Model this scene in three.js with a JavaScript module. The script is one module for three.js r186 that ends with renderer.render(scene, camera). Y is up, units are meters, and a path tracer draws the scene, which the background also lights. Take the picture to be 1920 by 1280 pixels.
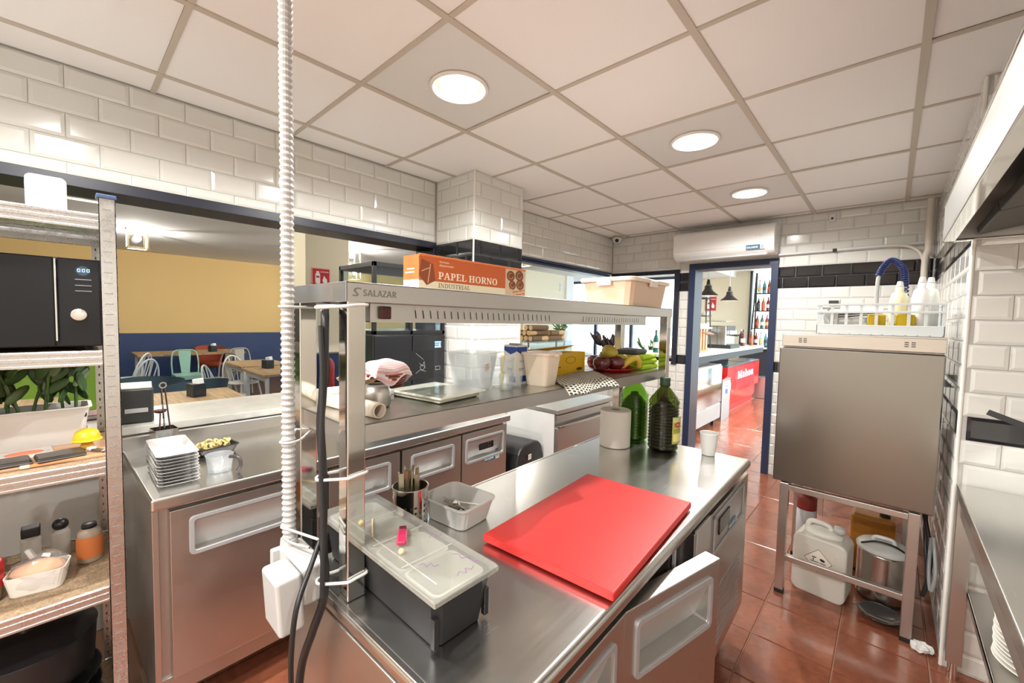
import * as THREE from 'three';
import { RoundedBoxGeometry } from 'three/addons/geometries/RoundedBoxGeometry.js';
import { mergeGeometries } from 'three/addons/utils/BufferGeometryUtils.js';
import { RectAreaLightUniformsLib } from 'three/addons/lights/RectAreaLightUniformsLib.js';
import { FontLoader } from 'three/addons/loaders/FontLoader.js';
import { TextGeometry } from 'three/addons/geometries/TextGeometry.js';

// ---------------------------------------------------------------- camera, sky, exposure
const scene = new THREE.Scene();
const camera = new THREE.PerspectiveCamera(2 * Math.atan(640 / 774.29) * 180 / Math.PI, 1.5, 0.05, 200);
camera.position.set(0, 1.45, 0);
camera.rotation.set(-0.05286, 0.74184, 0.02159, 'YXZ');
scene.add(camera);
const renderer = new THREE.WebGLRenderer({ antialias: true });
renderer.toneMapping = THREE.LinearToneMapping;
renderer.toneMappingExposure = 1.85;
renderer.shadowMap.enabled = true;
RectAreaLightUniformsLib.init();
scene.background = new THREE.Color().setRGB(0.74, 0.91, 1.0);      // hazy white daylight over the street
scene.backgroundIntensity = 7;
const WARM = new THREE.Color().setRGB(1.0, 0.985, 0.95);            // colour of the kitchen downlights
const LAMP = 4.1;                                                   // candela of one kitchen downlight
const COOL = new THREE.Color().setRGB(0.86, 0.93, 1.0);

// ---------------------------------------------------------------- helpers
let seed = 12345;
const rnd = () => { seed = (seed * 1664525 + 1013904223) >>> 0; return seed / 4294967296; };
const rr = (a, b) => a + (b - a) * rnd();
const used = {};
const numbered = n => { used[n] = (used[n] ?? -1) + 1; return used[n] ? n + '_' + String(used[n]).padStart(3, '0') : n; };
const lit = o => { o.castShadow = true; o.receiveShadow = true; return o; };
function thing(name, label, category, pos = [0, 0, 0], ry = 0, group) {
  const g = new THREE.Group(); g.name = numbered(name); g.position.set(...pos); g.rotation.y = ry;
  g.userData = { label, category }; if (group) g.userData.group = group; scene.add(g); return g;
}
function part(parent, name, geo, mat, pos = [0, 0, 0], rot = [0, 0, 0], label) {
  const m = lit(new THREE.Mesh(geo, mat)); m.name = name; m.position.set(...pos); m.rotation.set(...rot);
  if (label) m.userData.label = label; parent.add(m); return m;
}
function single(name, label, category, geo, mat, pos = [0, 0, 0], rot = [0, 0, 0], group) {
  const m = lit(new THREE.Mesh(geo, mat)); m.name = numbered(name); m.position.set(...pos); m.rotation.set(...rot);
  m.userData = { label, category }; if (group) m.userData.group = group; scene.add(m); return m;
}
function structure(name, label, category, geo, mat, pos = [0, 0, 0], rot = [0, 0, 0]) {
  const m = single(name, label, category, geo, mat, pos, rot); m.userData.kind = 'structure'; return m;
}
// turns a thing built in world coordinates about a point of the floor
function turnAbout(g, cx, cz, t) { g.rotation.y = t; g.position.set(cx - cx * Math.cos(t) - cz * Math.sin(t), 0, cz + cx * Math.sin(t) - cz * Math.cos(t)); }
// texture coordinates in metres from the side a face points to
function uvm(g, turn = false) {
  const p = g.attributes.position, n = g.attributes.normal, uv = new Float32Array(p.count * 2);
  for (let i = 0; i < p.count; i++) {
    const ax = Math.abs(n.getX(i)), ay = Math.abs(n.getY(i)), az = Math.abs(n.getZ(i));
    let u, v;
    if (ax >= ay && ax >= az) { u = p.getZ(i); v = p.getY(i); } else if (ay >= az) { u = p.getZ(i); v = p.getX(i); } else { u = p.getX(i); v = p.getY(i); }
    uv[2 * i] = turn ? v : u; uv[2 * i + 1] = turn ? u : v;
  }
  g.setAttribute('uv', new THREE.BufferAttribute(uv, 2)); return g;
}
const cache = new Map();
const memo = (k, f) => { if (!cache.has(k)) cache.set(k, f()); return cache.get(k); };
const box = (w, h, d, r = 0.003, s = 2) => memo(`b${w},${h},${d},${r},${s}`, () => uvm(r > 0 ? new RoundedBoxGeometry(w, h, d, s, Math.min(r, w / 2.01, h / 2.01, d / 2.01)) : new THREE.BoxGeometry(w, h, d)));
const at = (g, x = 0, y = 0, z = 0, rx = 0, ry = 0, rz = 0) => { const c = g.clone(); c.applyMatrix4(new THREE.Matrix4().compose(new THREE.Vector3(x, y, z), new THREE.Quaternion().setFromEuler(new THREE.Euler(rx, ry, rz)), new THREE.Vector3(1, 1, 1))); return c; };
// box given by its two corners
const span = (x0, x1, y0, y1, z0, z1, r = 0.002) => uvm(at(box(Math.abs(x1 - x0), Math.abs(y1 - y0), Math.abs(z1 - z0), r), (x0 + x1) / 2, (y0 + y1) / 2, (z0 + z1) / 2));
const cyl = (a, b, h, n = 24, open = false) => new THREE.CylinderGeometry(a, b, h, n, 1, open);
const lathe = (pts, n = 28) => new THREE.LatheGeometry(pts.map(p => new THREE.Vector2(p[0], p[1])), n);
const V = (x, y, z) => new THREE.Vector3(x, y, z);
const tube = (pts, r, seg = 40, n = 8, closed = false) => new THREE.TubeGeometry(new THREE.CatmullRomCurve3(pts.map(p => V(...p)), closed, 'catmullrom', 0.5), seg, r, n, closed);
const rod = (a, b, r, n = 10) => { const A = V(...a), B = V(...b), d = B.clone().sub(A), g = new THREE.CylinderGeometry(r, r, d.length(), n); g.applyQuaternion(new THREE.Quaternion().setFromUnitVectors(V(0, 1, 0), d.normalize())); g.translate((a[0] + b[0]) / 2, (a[1] + b[1]) / 2, (a[2] + b[2]) / 2); return g; };
const bar = (a, b, w, t = w) => { const A = V(...a), B = V(...b), d = B.clone().sub(A), g = new THREE.BoxGeometry(w, d.length(), t); g.applyQuaternion(new THREE.Quaternion().setFromUnitVectors(V(0, 1, 0), d.normalize())); g.translate((a[0] + b[0]) / 2, (a[1] + b[1]) / 2, (a[2] + b[2]) / 2); return uvm(g); };
const join = gs => mergeGeometries(gs.map(g => { const q = g.index ? g.toNonIndexed() : g.clone(); for (const k of Object.keys(q.attributes)) if (!['position', 'normal', 'uv'].includes(k)) q.deleteAttribute(k); return q; }), false);
const ext = (shape, depth, bevel = 0, seg = 6) => new THREE.ExtrudeGeometry(shape, { depth, bevelEnabled: bevel > 0, bevelSize: bevel, bevelThickness: bevel, bevelSegments: 2, curveSegments: seg });
function rrect(w, h, r, cx = 0, cy = 0) {
  const s = new THREE.Shape(), x = cx - w / 2, y = cy - h / 2;
  s.moveTo(x + r, y); s.lineTo(x + w - r, y); s.absarc(x + w - r, y + r, r, -Math.PI / 2, 0); s.lineTo(x + w, y + h - r); s.absarc(x + w - r, y + h - r, r, 0, Math.PI / 2);
  s.lineTo(x + r, y + h); s.absarc(x + r, y + h - r, r, Math.PI / 2, Math.PI); s.lineTo(x, y + r); s.absarc(x + r, y + r, r, Math.PI, 1.5 * Math.PI); return s;
}
// an open tub: rounded-rectangle walls that flare from (w0,d0) to (w1,d1), with wall thickness t
function tub(w0, d0, w1, d1, h, r, t, lip = 0) {
  const ring = (w, d, y, r) => { const a = []; const s = rrect(w, d, r).getSpacedPoints(48); for (let i = 0; i < 48; i++) a.push([s[i].x, y, s[i].y]); return a; };
  const rows = [ring(w0 * .5, d0 * .5, 0, r * .5), ring(w0 - .004, d0 - .004, 0, r), ring(w0, d0, .003, r), ring(w1, d1, h, r)];
  if (lip) rows.push(ring(w1 + 2 * lip, d1 + 2 * lip, h, r + lip), ring(w1 + 2 * lip, d1 + 2 * lip, h + .004, r + lip));
  rows.push(ring(w1 - 2 * t, d1 - 2 * t, h + (lip ? .004 : 0), r), ring(w0 - 2 * t, d0 - 2 * t, t, r), ring((w0 - 2 * t) * .5, (d0 - 2 * t) * .5, t, r * .5));
  const pos = [], idx = [], n = 48;
  rows.forEach(a => a.forEach(p => pos.push(...p)));
  for (let k = 0; k < rows.length - 1; k++) for (let i = 0; i < n; i++) { const a = k * n + i, b = k * n + (i + 1) % n, c = a + n, d = b + n; idx.push(a, c, b, b, c, d); }
  for (const k of [0, rows.length - 1]) { const c = pos.length / 3; pos.push(0, rows[k][0][1], 0); for (let i = 0; i < n; i++) k ? idx.push(k * n + i, c, k * n + (i + 1) % n) : idx.push(k * n + i, k * n + (i + 1) % n, c); }
  const g = new THREE.BufferGeometry(); g.setAttribute('position', new THREE.Float32BufferAttribute(pos, 3)); g.setIndex(idx);
  const f = g.toNonIndexed(); f.computeVertexNormals(); return uvm(f);
}
// textures
function field(n, f, srgb = false) {
  const d = new Uint8Array(n * n * 4);
  for (let y = 0; y < n; y++) for (let x = 0; x < n; x++) { const c = f(x, y), i = (y * n + x) * 4; d[i] = c[0]; d[i + 1] = c[1]; d[i + 2] = c[2]; d[i + 3] = 255; }
  const t = new THREE.DataTexture(d, n, n); t.wrapS = t.wrapT = THREE.RepeatWrapping; t.magFilter = THREE.LinearFilter; t.minFilter = THREE.LinearMipmapLinearFilter; t.generateMipmaps = true;
  if (srgb) t.colorSpace = THREE.SRGBColorSpace; t.needsUpdate = true; return t;
}
// tileable value noise
function noiseGrid(n, cx, cy) {
  const g = new Float32Array(cx * cy); for (let i = 0; i < g.length; i++) g[i] = rnd();
  return (x, y) => { const u = x / n * cx, v = y / n * cy, i = Math.floor(u), j = Math.floor(v); let a = u - i, b = v - j; a = a * a * (3 - 2 * a); b = b * b * (3 - 2 * b);
    const q = (p, r) => g[((r % cy) + cy) % cy * cx + ((p % cx) + cx) % cx]; return (q(i, j) * (1 - a) + q(i + 1, j) * a) * (1 - b) + (q(i, j + 1) * (1 - a) + q(i + 1, j + 1) * a) * b; };
}
const rep = (t, x, y = x) => { const c = t.clone(); c.repeat.set(x, y); c.needsUpdate = true; return c; };
function print(w, h, draw) {
  const c = document.createElement('canvas'); c.width = w; c.height = h; draw(c.getContext('2d'), w, h);
  const t = new THREE.CanvasTexture(c); t.colorSpace = THREE.SRGBColorSpace; return t;
}
// flat printed sheet of real thickness; the print lies on the +z side
function printed(parent, name, w, h, tex, pos, rot, extra = {}, t = 0.0012) {
  const g = new THREE.BoxGeometry(w, h, t); return part(parent, name, g, new THREE.MeshStandardMaterial({ map: tex, roughness: 0.5, ...extra }), pos, rot);
}
const std = (c, r = 0.6, m = 0, o = {}) => new THREE.MeshStandardMaterial({ color: new THREE.Color().setRGB(...c), roughness: r, metalness: m, ...o });
const phy = (c, r = 0.6, m = 0, o = {}) => new THREE.MeshPhysicalMaterial({ color: new THREE.Color().setRGB(...c), roughness: r, metalness: m, ...o });

// ---------------------------------------------------------------- materials
const N1 = 256;
const brushA = noiseGrid(N1, 4, 128), brushB = noiseGrid(N1, 2, 256), cloudA = noiseGrid(N1, 8, 8), cloudB = noiseGrid(N1, 32, 32), cloudC = noiseGrid(N1, 128, 128);
const texBrush = field(N1, (x, y) => { const v = 140 + 22 * (brushA(x, y) * .5 + brushB(x, y) * .5 - .5) + 16 * (cloudA(x, y) - .5); return [v, v, v]; });
const texGrime = field(N1, (x, y) => { const v = 150 + 90 * (cloudA(x, y) * .5 + cloudB(x, y) * .3 + cloudC(x, y) * .2 - .5); return [v, v, v]; });
const texGrain = field(N1, (x, y) => { const v = 128 + 100 * (cloudC(x, y) - .5) + 60 * (cloudB(x, y) - .5); return [v, v, v]; });
const steelMat = (c, r, s = 2.4) => std(c, r, 1, { roughnessMap: rep(texBrush, s, s) });
const STEEL = steelMat([0.60, 0.585, 0.56], 0.62);
const STEEL_TOP = std([0.70, 0.69, 0.665], 0.46, 1, { roughnessMap: rep(texBrush, 1.6) });
const STEEL_POL = std([0.66, 0.64, 0.60], 0.14, 1, { roughnessMap: rep(texGrime, 2) });
const STEEL_DULL = steelMat([0.55, 0.54, 0.52], 0.75);
const GALV = std([0.60, 0.60, 0.59], 0.50, 1, { roughnessMap: rep(texGrime, 6) });
const CHROME = std([0.8, 0.8, 0.8], 0.08, 1);
const BLACKP = std([0.012, 0.012, 0.013], 0.38), BLACKM = std([0.02, 0.02, 0.021], 0.65);
const WHITEP = std([0.68, 0.68, 0.665], 0.38), WHITEM = std([0.72, 0.71, 0.69], 0.8), GREYP = std([0.35, 0.35, 0.35], 0.5), LGREY = std([0.6, 0.62, 0.62], 0.45);
const CREAMP = std([0.80, 0.72, 0.60], 0.45);
const NAVY = std([0.018, 0.030, 0.075], 0.35), NAVYBLK = std([0.010, 0.012, 0.024], 0.35);
const TILE = [[.70, .695, .655], [.685, .68, .64], [.71, .705, .665]].map(c => phy(c, 0.16, 0, { clearcoat: 0.6, clearcoatRoughness: 0.06 }));
const TILEB = [[.012, .013, .015], [.016, .016, .019]].map(c => phy(c, 0.12, 0, { clearcoat: 0.6, clearcoatRoughness: 0.05 }));
const GROUT = std([.52, .51, .48], 0.95, 0, { bumpMap: rep(texGrain, 8), bumpScale: .0006 });
const TRIMW = std([.82, .80, .75], 0.35);
const CEIL = std([.86, .835, .81], 0.95, 0, { bumpMap: rep(texGrain, 6), bumpScale: .0005 });
const CEILP = std([.70, .69, .66], 0.5);
const GRID = std([.52, .46, .38], 0.5);
const PLASTER = std([.80, .80, .80], 0.9, 0, { bumpMap: rep(texGrain, 2), bumpScale: .0008 });
const YELLOW = std([.68, .47, .20], 0.85, 0, { bumpMap: rep(texGrain, 2), bumpScale: .0008 });
const CREAMW = std([.78, .71, .55], 0.85, 0, { bumpMap: rep(texGrain, 2), bumpScale: .0008 });
const DADO = std([.016, .037, .12], 0.5);
const STONE = std([.70, .69, .66], 0.35, 0, { map: rep(field(N1, (x, y) => { const v = 222 + 30 * (cloudA(x, y) * .6 + cloudB(x, y) * .4 - .5); return [v, v, v - 4]; }, true), 1.2) });
const TERRA = [0, 1, 2].map(k => phy([.34 + .025 * k, .110 + .010 * k, .058 + .006 * k], 0.30, 0, { map: rep(field(N1, (x, y) => { const v = 215 + 60 * (cloudA(x + k * 40, y) * .45 + cloudB(x, y + k * 60) * .35 + cloudC(x, y) * .2 - .5); return [v, v, v]; }, true), 1.6), bumpMap: rep(texGrime, 4), bumpScale: .0006, roughnessMap: rep(texGrime, 3) }));
const GROUTF = std([.42, .25, .17], 0.95);
const GLASS = phy([1, 1, 1], 0.0, 0, { transmission: 1, thickness: 0, ior: 1.45 });
const GLASSB = phy([.82, .92, .98], 0.02, 0, { transmission: 1, thickness: 0, ior: 1.45 });
const PLASTIC_CLEAR = phy([.90, .92, .93], 0.16, 0, { transmission: .82, thickness: 0, ior: 1.45 });
const PLASTIC_MILK = phy([.86, .84, .78], 0.4, 0, { transmission: .35, thickness: 0, ior: 1.45 });
const WOODT = std([.62, .46, .28], 0.6, 0, { map: rep(field(N1, (x, y) => { const v = 200 + 90 * (noiseWood(x, y) - .5); return [v, v * .96, v * .9]; }, true), 1) });
function noiseWood(x, y) { return brushA(y, x) * .55 + brushB(y, x) * .25 + cloudB(x, y) * .2; }
const CARD = std([.50, .36, .22], 0.9);
// ---------------------------------------------------------------- bevelled glazed tiles and other pieces of the setting
function frustum(w, h, t, b, skirt = .003) {
  const x = w / 2, y = h / 2, X = Math.max(x - b, x * .3), Y = Math.max(y - b, y * .3), P = [];
  const q = (a, c, d, e) => P.push(...a, ...c, ...d, ...a, ...d, ...e);
  const o = [[-x, -y, skirt], [x, -y, skirt], [x, y, skirt], [-x, y, skirt]], i = [[-X, -Y, t], [X, -Y, t], [X, Y, t], [-X, Y, t]], g0 = [[-x, -y, 0], [x, -y, 0], [x, y, 0], [-x, y, 0]];
  q(i[0], i[1], i[2], i[3]);
  for (let k = 0; k < 4; k++) { const n = (k + 1) % 4; q(o[k], o[n], i[n], i[k]); q(g0[k], g0[n], o[n], o[k]); }
  const g = new THREE.BufferGeometry(); g.setAttribute('position', new THREE.Float32BufferAttribute(P, 3)); g.computeVertexNormals(); return uvm(g);
}
const tileGeo = (w, h) => memo(`t${w.toFixed(3)},${h.toFixed(3)}`, () => frustum(w, h, .0075, .013));
const FACE = { px: Math.PI / 2, nx: -Math.PI / 2, pz: 0, nz: Math.PI };
// u runs to the right as one faces the wall
function tiles(parent, side, plane, u0, u1, y0, y1, rowRef = 0, uRef = 0, black = () => false) {
  for (let k = Math.floor((y0 - rowRef) / .1 + 1e-6); rowRef + k * .1 < y1 - .01; k++) {
    const a = Math.max(y0, rowRef + k * .1), b = Math.min(y1, rowRef + k * .1 + .1); if (b - a < .014) continue;
    const off = uRef + (((k % 2) + 2) % 2) * .1;
    for (let m = Math.floor((u0 - off) / .2 + 1e-6); off + m * .2 < u1 - .01; m++) {
      const c = Math.max(u0, off + m * .2), d = Math.min(u1, off + m * .2 + .2); if (d - c < .014) continue;
      const u = (c + d) / 2, y = (a + b) / 2, dark = black(y);
      const pos = side === 'px' ? [plane, y, -u] : side === 'nx' ? [plane, y, u] : side === 'pz' ? [u, y, plane] : [-u, y, plane];
      part(parent, 'tile', tileGeo(d - c - .0022, b - a - .0022), dark ? TILEB[Math.floor(rnd() * 2)] : TILE[Math.floor(rnd() * 3)], pos, [0, FACE[side], 0]);
    }
  }
}
const H = 2.465;
const stripe = y => (y > 1.8 && y < 2.0) || (y > 1.0 && y < 1.1);

// floor
const floor = structure('floor', 'terracotta tiled kitchen floor', 'floor', span(-2.78, 3.2, -.12, -.005, -11.2, 2.6, 0), GROUTF);
{
  const g = frustum(.2995, .2995, .0055, .003, .003);
  for (let i = -5; i <= 3; i++) for (let j = -1; j <= 17; j++) {
    const x = -.414 + .3035 * (i + .5), z = -2.168 - .3035 * (j - 7 + .5); if (x < -2.7) continue;
    if (z < -4.6 && (x > -.3 || x < -2.1)) continue; if (z < -9.6) continue;
    part(floor, 'tile', g, TERRA[Math.floor(rnd() * 3)], [x, -.005, z], [-Math.PI / 2, 0, 0]);
  }
  for (let i = -5; i <= -1; i++) for (let j = 18; j <= 30; j++) {
    const x = -.414 + .3035 * (i + .5), z = -2.168 - .3035 * (j - 7 + .5); if (z < -10.9) continue;
    part(floor, 'tile', g, TERRA[Math.floor(rnd() * 3)], [x, -.005, z], [-Math.PI / 2, 0, 0]);
  }
}
structure('floor', 'dark brown floor of the dining room', 'floor', span(-11.4, -2.785, -.12, 0, -11.2, 3.6, 0), std([.10, .055, .035], .5, 0, { bumpMap: rep(texGrime, 2), bumpScale: .001 }));

// ceiling: tiles laid in a metal grid
const GX = i => -1.760 + .6 * i, GZ = j => -.912 - .6 * j;
const ceiling = structure('ceiling', 'suspended ceiling of white panels in a beige metal grid', 'ceiling', span(-2.78, 3.2, H + .11, H + .20, -4.82, 2.6, 0), PLASTER);
const LIGHTS = [[0, 0], [1, 2], [1, 4]];                             // panels that carry a downlight
const LIGHTS_OFF = [[0, -2], [0, -4], [2, -4], [1, -3], [4, -4], [6, -2], [6, 0]];            // further downlights outside the frame
{
  const full = uvm(box(.580, .012, .580, .002, 1)), xs = [-2.58, ...[-1, 0, 1, 2, 3, 4, 5, 6, 7].map(GX), 3.1], zs = [2.5, ...[-5, -4, -3, -2, -1, 0, 1, 2, 3, 4, 5, 6].map(GZ), -4.62];
  const isLight = (x, z) => [...LIGHTS, ...LIGHTS_OFF].some(([i, j]) => Math.abs(GX(i) + .3 - x) < .05 && Math.abs(GZ(j) - .3 - z) < .05);
  for (let a = 0; a < xs.length - 1; a++) for (let b = 0; b < zs.length - 1; b++) {
    const w = xs[a + 1] - xs[a], d = zs[b] - zs[b + 1], x = (xs[a] + xs[a + 1]) / 2, z = (zs[b] + zs[b + 1]) / 2;
    if (w < .03 || d < .03 || isLight(x, z)) continue;
    const g = Math.abs(w - .6) < .01 && Math.abs(d - .6) < .01 ? full : box(+(w - .012).toFixed(3), .012, +(d - .012).toFixed(3), .002, 1);
    part(ceiling, 'ceiling_panel', g, CEIL, [x, H + .0085 + (rnd() < .12 ? .004 : 0), z], [0, 0, 0]);
  }
  for (const x of xs.slice(1, -1)) part(ceiling, 'grid_bar', box(.026, .008, 7.2, 0), GRID, [x, H + .001, -1.05]);
  for (const z of zs.slice(1, -1)) part(ceiling, 'grid_bar', box(5.68, .007, .020, 0), GRID, [.26, H + .002, z]);
}

// pass wall on the left: lintels with an opening below, a tiled pillar between
const wallLeft = structure('wall_left', 'white tiled wall with serving hatch above the counter', 'wall', join([
  span(-2.78, -2.585, 2.02, H + .12, -1.935, 2.6, 0), span(-2.78, -2.585, 0, .90, -1.935, 2.6, 0),
  span(-2.78, -2.585, 2.05, H + .12, -4.62, -2.445, 0), span(-2.78, -2.585, 0, 1.0, -4.62, -2.445, 0)]), GROUT);
tiles(wallLeft, 'px', -2.585, -.75, 1.93, 2.02, H, 2.07 - .3, .03);
tiles(wallLeft, 'px', -2.585, 2.45, 4.62, 2.05, H, 2.065, .03);
tiles(wallLeft, 'px', -2.585, 2.45, 4.62, .4, 1.0, 0, 0, stripe);
const pillar = structure('pillar', 'square tiled pillar with double black tile band', 'pillar', span(-2.775, -2.157, 0, H + .12, -2.445, -1.938, 0), GROUT);
tiles(pillar, 'pz', -1.938, -2.575, -2.157, .86, H, 0, -2.02, y => y > 1.8 && y < 2.0);
tiles(pillar, 'px', -2.157, 1.94, 2.445, .5, H, 0, 1.90, y => y > 1.8 && y < 2.0);
part(pillar, 'corner_trim', cyl(.006, .006, H, 8), TRIMW, [-2.152, H / 2, -1.934]);
// dark frames under the lintels
structure('trim_1', 'black frame along the top of the serving hatch', 'trim', join([span(-2.80, -2.572, 1.972, 2.019, -1.936, 2.6), span(-2.80, -2.572, .94, 1.972, -1.936, -1.908)]), NAVYBLK);
structure('trim_2', 'navy frame along the top of the far opening', 'trim', join([span(-2.66, -2.572, 2.028, 2.048, -4.61, -2.447), span(-2.70, -2.60, 2.000, 2.024, -4.61, -2.447)]), NAVY);

// back wall
const ZB = -4.62;
const wallBack = structure('wall_back', 'white tiled wall with navy framed doorway and black tile band', 'wall', join([
  span(-2.78, -1.75, 2.04, H + .12, ZB - .2, ZB - .005, 0), span(-2.78, -1.75, 0, 1.0, ZB - .2, ZB - .005, 0), span(-1.75, -1.635, 0, H + .12, ZB - .2, ZB - .005, 0),
  span(-1.635, -.82, 2.08, H + .12, ZB - .2, ZB - .005, 0), span(-.82, .23, 0, H + .12, ZB - .2, ZB - .005, 0)]), GROUT);
tiles(wallBack, 'pz', ZB - .005, -2.578, -1.75, 2.04, H, 2.07, 0);
tiles(wallBack, 'pz', ZB - .005, -2.1, -1.75, .1, 1.0, 0, 0);
tiles(wallBack, 'pz', ZB - .005, -1.745, -1.64, 0, H, 0, -1.82, stripe);
tiles(wallBack, 'pz', ZB - .005, -1.64, -.815, 2.085, H, 0, 0);
tiles(wallBack, 'pz', ZB - .005, -.815, .215, .9, H, 0, -.78, stripe);
tiles(wallBack, 'pz', ZB - .005, -.815, -.30, 0, .9, 0, -.78, stripe);
structure('trim_3', 'navy frame of the corner opening beside the doorway', 'trim', join([span(-2.58, -1.745, 1.995, 2.038, ZB - .05, ZB + .012), span(-1.80, -1.745, 1.0, 1.996, ZB - .05, ZB + .012), span(-1.80, -1.745, .99, 1.02, ZB - .05, ZB + .02)]), NAVYBLK);
structure('door_1', 'navy blue painted door frame of the passage to the bar', 'doorway', join([span(-1.64, -1.575, 0, 2.085, ZB - .22, ZB + .02), span(-.875, -.815, 0, 2.085, ZB - .22, ZB + .02), span(-1.64, -.815, 2.025, 2.088, ZB - .22, ZB + .021)]), NAVY);

// right block: short side wall of the dishwasher alcove and the cooking wall that faces the camera
const XR = .225, ZR = -2.53;
const wallRight = structure('wall_right', 'white tiled wall corner between dishwasher and cooking line', 'wall', join([span(XR + .005, XR + .3, 0, H + .12, ZB - .2, ZR - .005, 0), span(XR + .3, 3.2, 0, H + .12, ZR - .2, ZR - .005, 0)]), GROUT);
tiles(wallRight, 'pz', ZR - .005, XR + .012, 1.2, 0, H, -.01, .05, y => y > .99 && y < 1.09);
tiles(wallRight, 'nx', XR + .005, ZB, ZR - .012, .1, H, 0, .03, stripe);
part(wallRight, 'corner_trim', cyl(.007, .007, H, 8), TRIMW, [XR + .006, H / 2, ZR - .006]);
// unseen walls that close the kitchen
structure('wall_near', 'white kitchen wall behind the photographer', 'wall', join([span(-2.78, 3.2, 0, H + .12, 2.5, 2.6, 0), span(3.1, 3.2, 0, H + .12, ZR - .2, 2.5, 0)]), std([.74, .72, .66], .35));
// stone top of the serving hatch
structure('hatch_sill', 'white stone sill of the serving hatch', 'sill', join([span(-2.93, -2.45, .905, .94, -1.925, -.9, .003), span(-2.93, -2.45, .905, .94, -.897, 1.2, .003)]), STONE);

// ---------------------------------------------------------------- dining room shell, street side
structure('wall_dining', 'yellow dining room wall above a navy dado', 'wall', span(-11.4, -10.3, 1.05, 2.62, -11.0, 3.6, 0), YELLOW);
structure('trim_4', 'navy painted dado of the far dining room wall', 'dado', span(-11.4, -10.28, 0, 1.05, -11.0, 3.6, 0), DADO);
structure('wall_dining', 'yellow dining room side wall', 'wall', span(-11.4, -2.78, 0, 2.62, 3.5, 3.6, 0), YELLOW);
structure('ceiling_dining', 'smooth white dining room ceiling', 'ceiling', span(-11.4, -2.785, 2.56, 2.72, -11.2, 3.6, 0), PLASTER);
const col = structure('column', 'cream dining room column with navy dado', 'column', span(-5.15, -4.45, 1.05, 2.6, -2.16, -1.70, .004), CREAMW);
part(col, 'dado', span(-5.16, -4.44, 0, 1.05, -2.17, -1.69, .004), DADO);
part(col, 'dado_rail', span(-5.165, -4.435, 1.045, 1.06, -2.175, -1.685, .003), std([.30, .26, .18], .6));
structure('partition', 'cream partition wall with a light switch near the windows', 'wall', span(-6.2, -6.0, 0, 2.62, -8.45, -6.9, .004), CREAMW);
structure('partition', 'white partition end beside the street windows', 'wall', span(-6.2, -5.95, 0, 2.62, -8.75, -8.45, .004), PLASTER);
structure('wall_bar', 'cream wall of the bar room beside the bottle shelves', 'wall', join([span(-.70, -.6, 0, 2.72, -5.6, ZB - .2, 0), span(-.70, -.6, 0, .12, -10.9, -5.6, 0), span(-.70, -.6, 2.45, 2.72, -10.9, -5.6, 0), span(-3.75, -.6, 0, .95, -11.1, -10.9, 0), span(-3.75, -2.48, .95, 2.72, -11.1, -10.9, 0), span(-1.36, -.6, .95, 2.72, -11.1, -10.9, 0), span(-3.80, -3.70, 0, 2.62, -11.1, -9.9, 0)]), CREAMW);
structure('ceiling_bar', 'white ceiling of the bar room', 'ceiling', span(-2.785, -.6, 2.70, 2.85, -11.2, ZB - .2, 0), PLASTER);
// street front with large panes
{
  const f = structure('window_1', 'street window front with navy mullions in the dining room', 'window', join([
    span(-11.4, -3.78, 0, .45, -10.02, -9.9, 0), span(-11.4, -3.78, 2.5, 2.62, -10.02, -9.9, 0), ...[-11.3, -9.4, -7.6, -6.0, -4.95, -3.83].map(x => span(x - .035, x + .035, .45, 2.5, -10.0, -9.92))]), NAVY);
  for (const [a, b] of [[-11.26, -9.44], [-9.36, -7.64], [-7.56, -6.04], [-5.96, -4.99], [-4.91, -3.87]]) part(f, 'pane', span(a, b, .45, 2.5, -9.965, -9.957, 0), GLASS);
  const g = structure('window_2', 'tall bright window behind the bottle shelves of the bar', 'window', join([span(-2.48, -2.43, .95, 2.7, -11.0, -10.88), span(-1.41, -1.36, .95, 2.7, -11.0, -10.88)]), NAVYBLK);
  part(g, 'pane', span(-2.43, -1.41, .95, 2.7, -10.965, -10.957, 0), GLASS);
}
{
  const g = structure('window_3', 'glazed shop front along the right side of the bar', 'window', join([-5.62, -6.9, -8.2, -9.5, -10.86].map(z => span(-.69, -.61, .12, 2.45, z - .035, z + .035))), NAVY);
  for (const z of [-5.62, -6.9, -8.2, -9.5]) part(g, 'pane', span(-.654, -.646, .12, 2.45, z - 1.26, z - .035, 0), GLASS);
}
// the street outside
structure('street_ground', 'pale paved street outside the windows', 'street', span(-40, 30, -.25, -.13, -60, 12, 0), std([.42, .40, .37], .9));
{
  const F = structure('street_facade', 'pale house front across the street', 'building', span(-30, 12, -.13, 9, -24, -23, 0), std([.62, .60, .55], .9));
  const wg = box(1.1, 1.7, .1, .01, 1), wm = std([.12, .15, .18], .15), sg = box(1.35, .12, .3, .01, 1), sm = std([.5, .5, .48], .8);
  for (let i = 0; i < 14; i++) for (const y of [1.6, 4.7, 7.6]) { const w = part(F, 'window', wg, wm, [-29 + 2.9 * i, y, -22.98]); part(w, 'sill', sg, sm, [0, -.92, .08]); }
}
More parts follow.
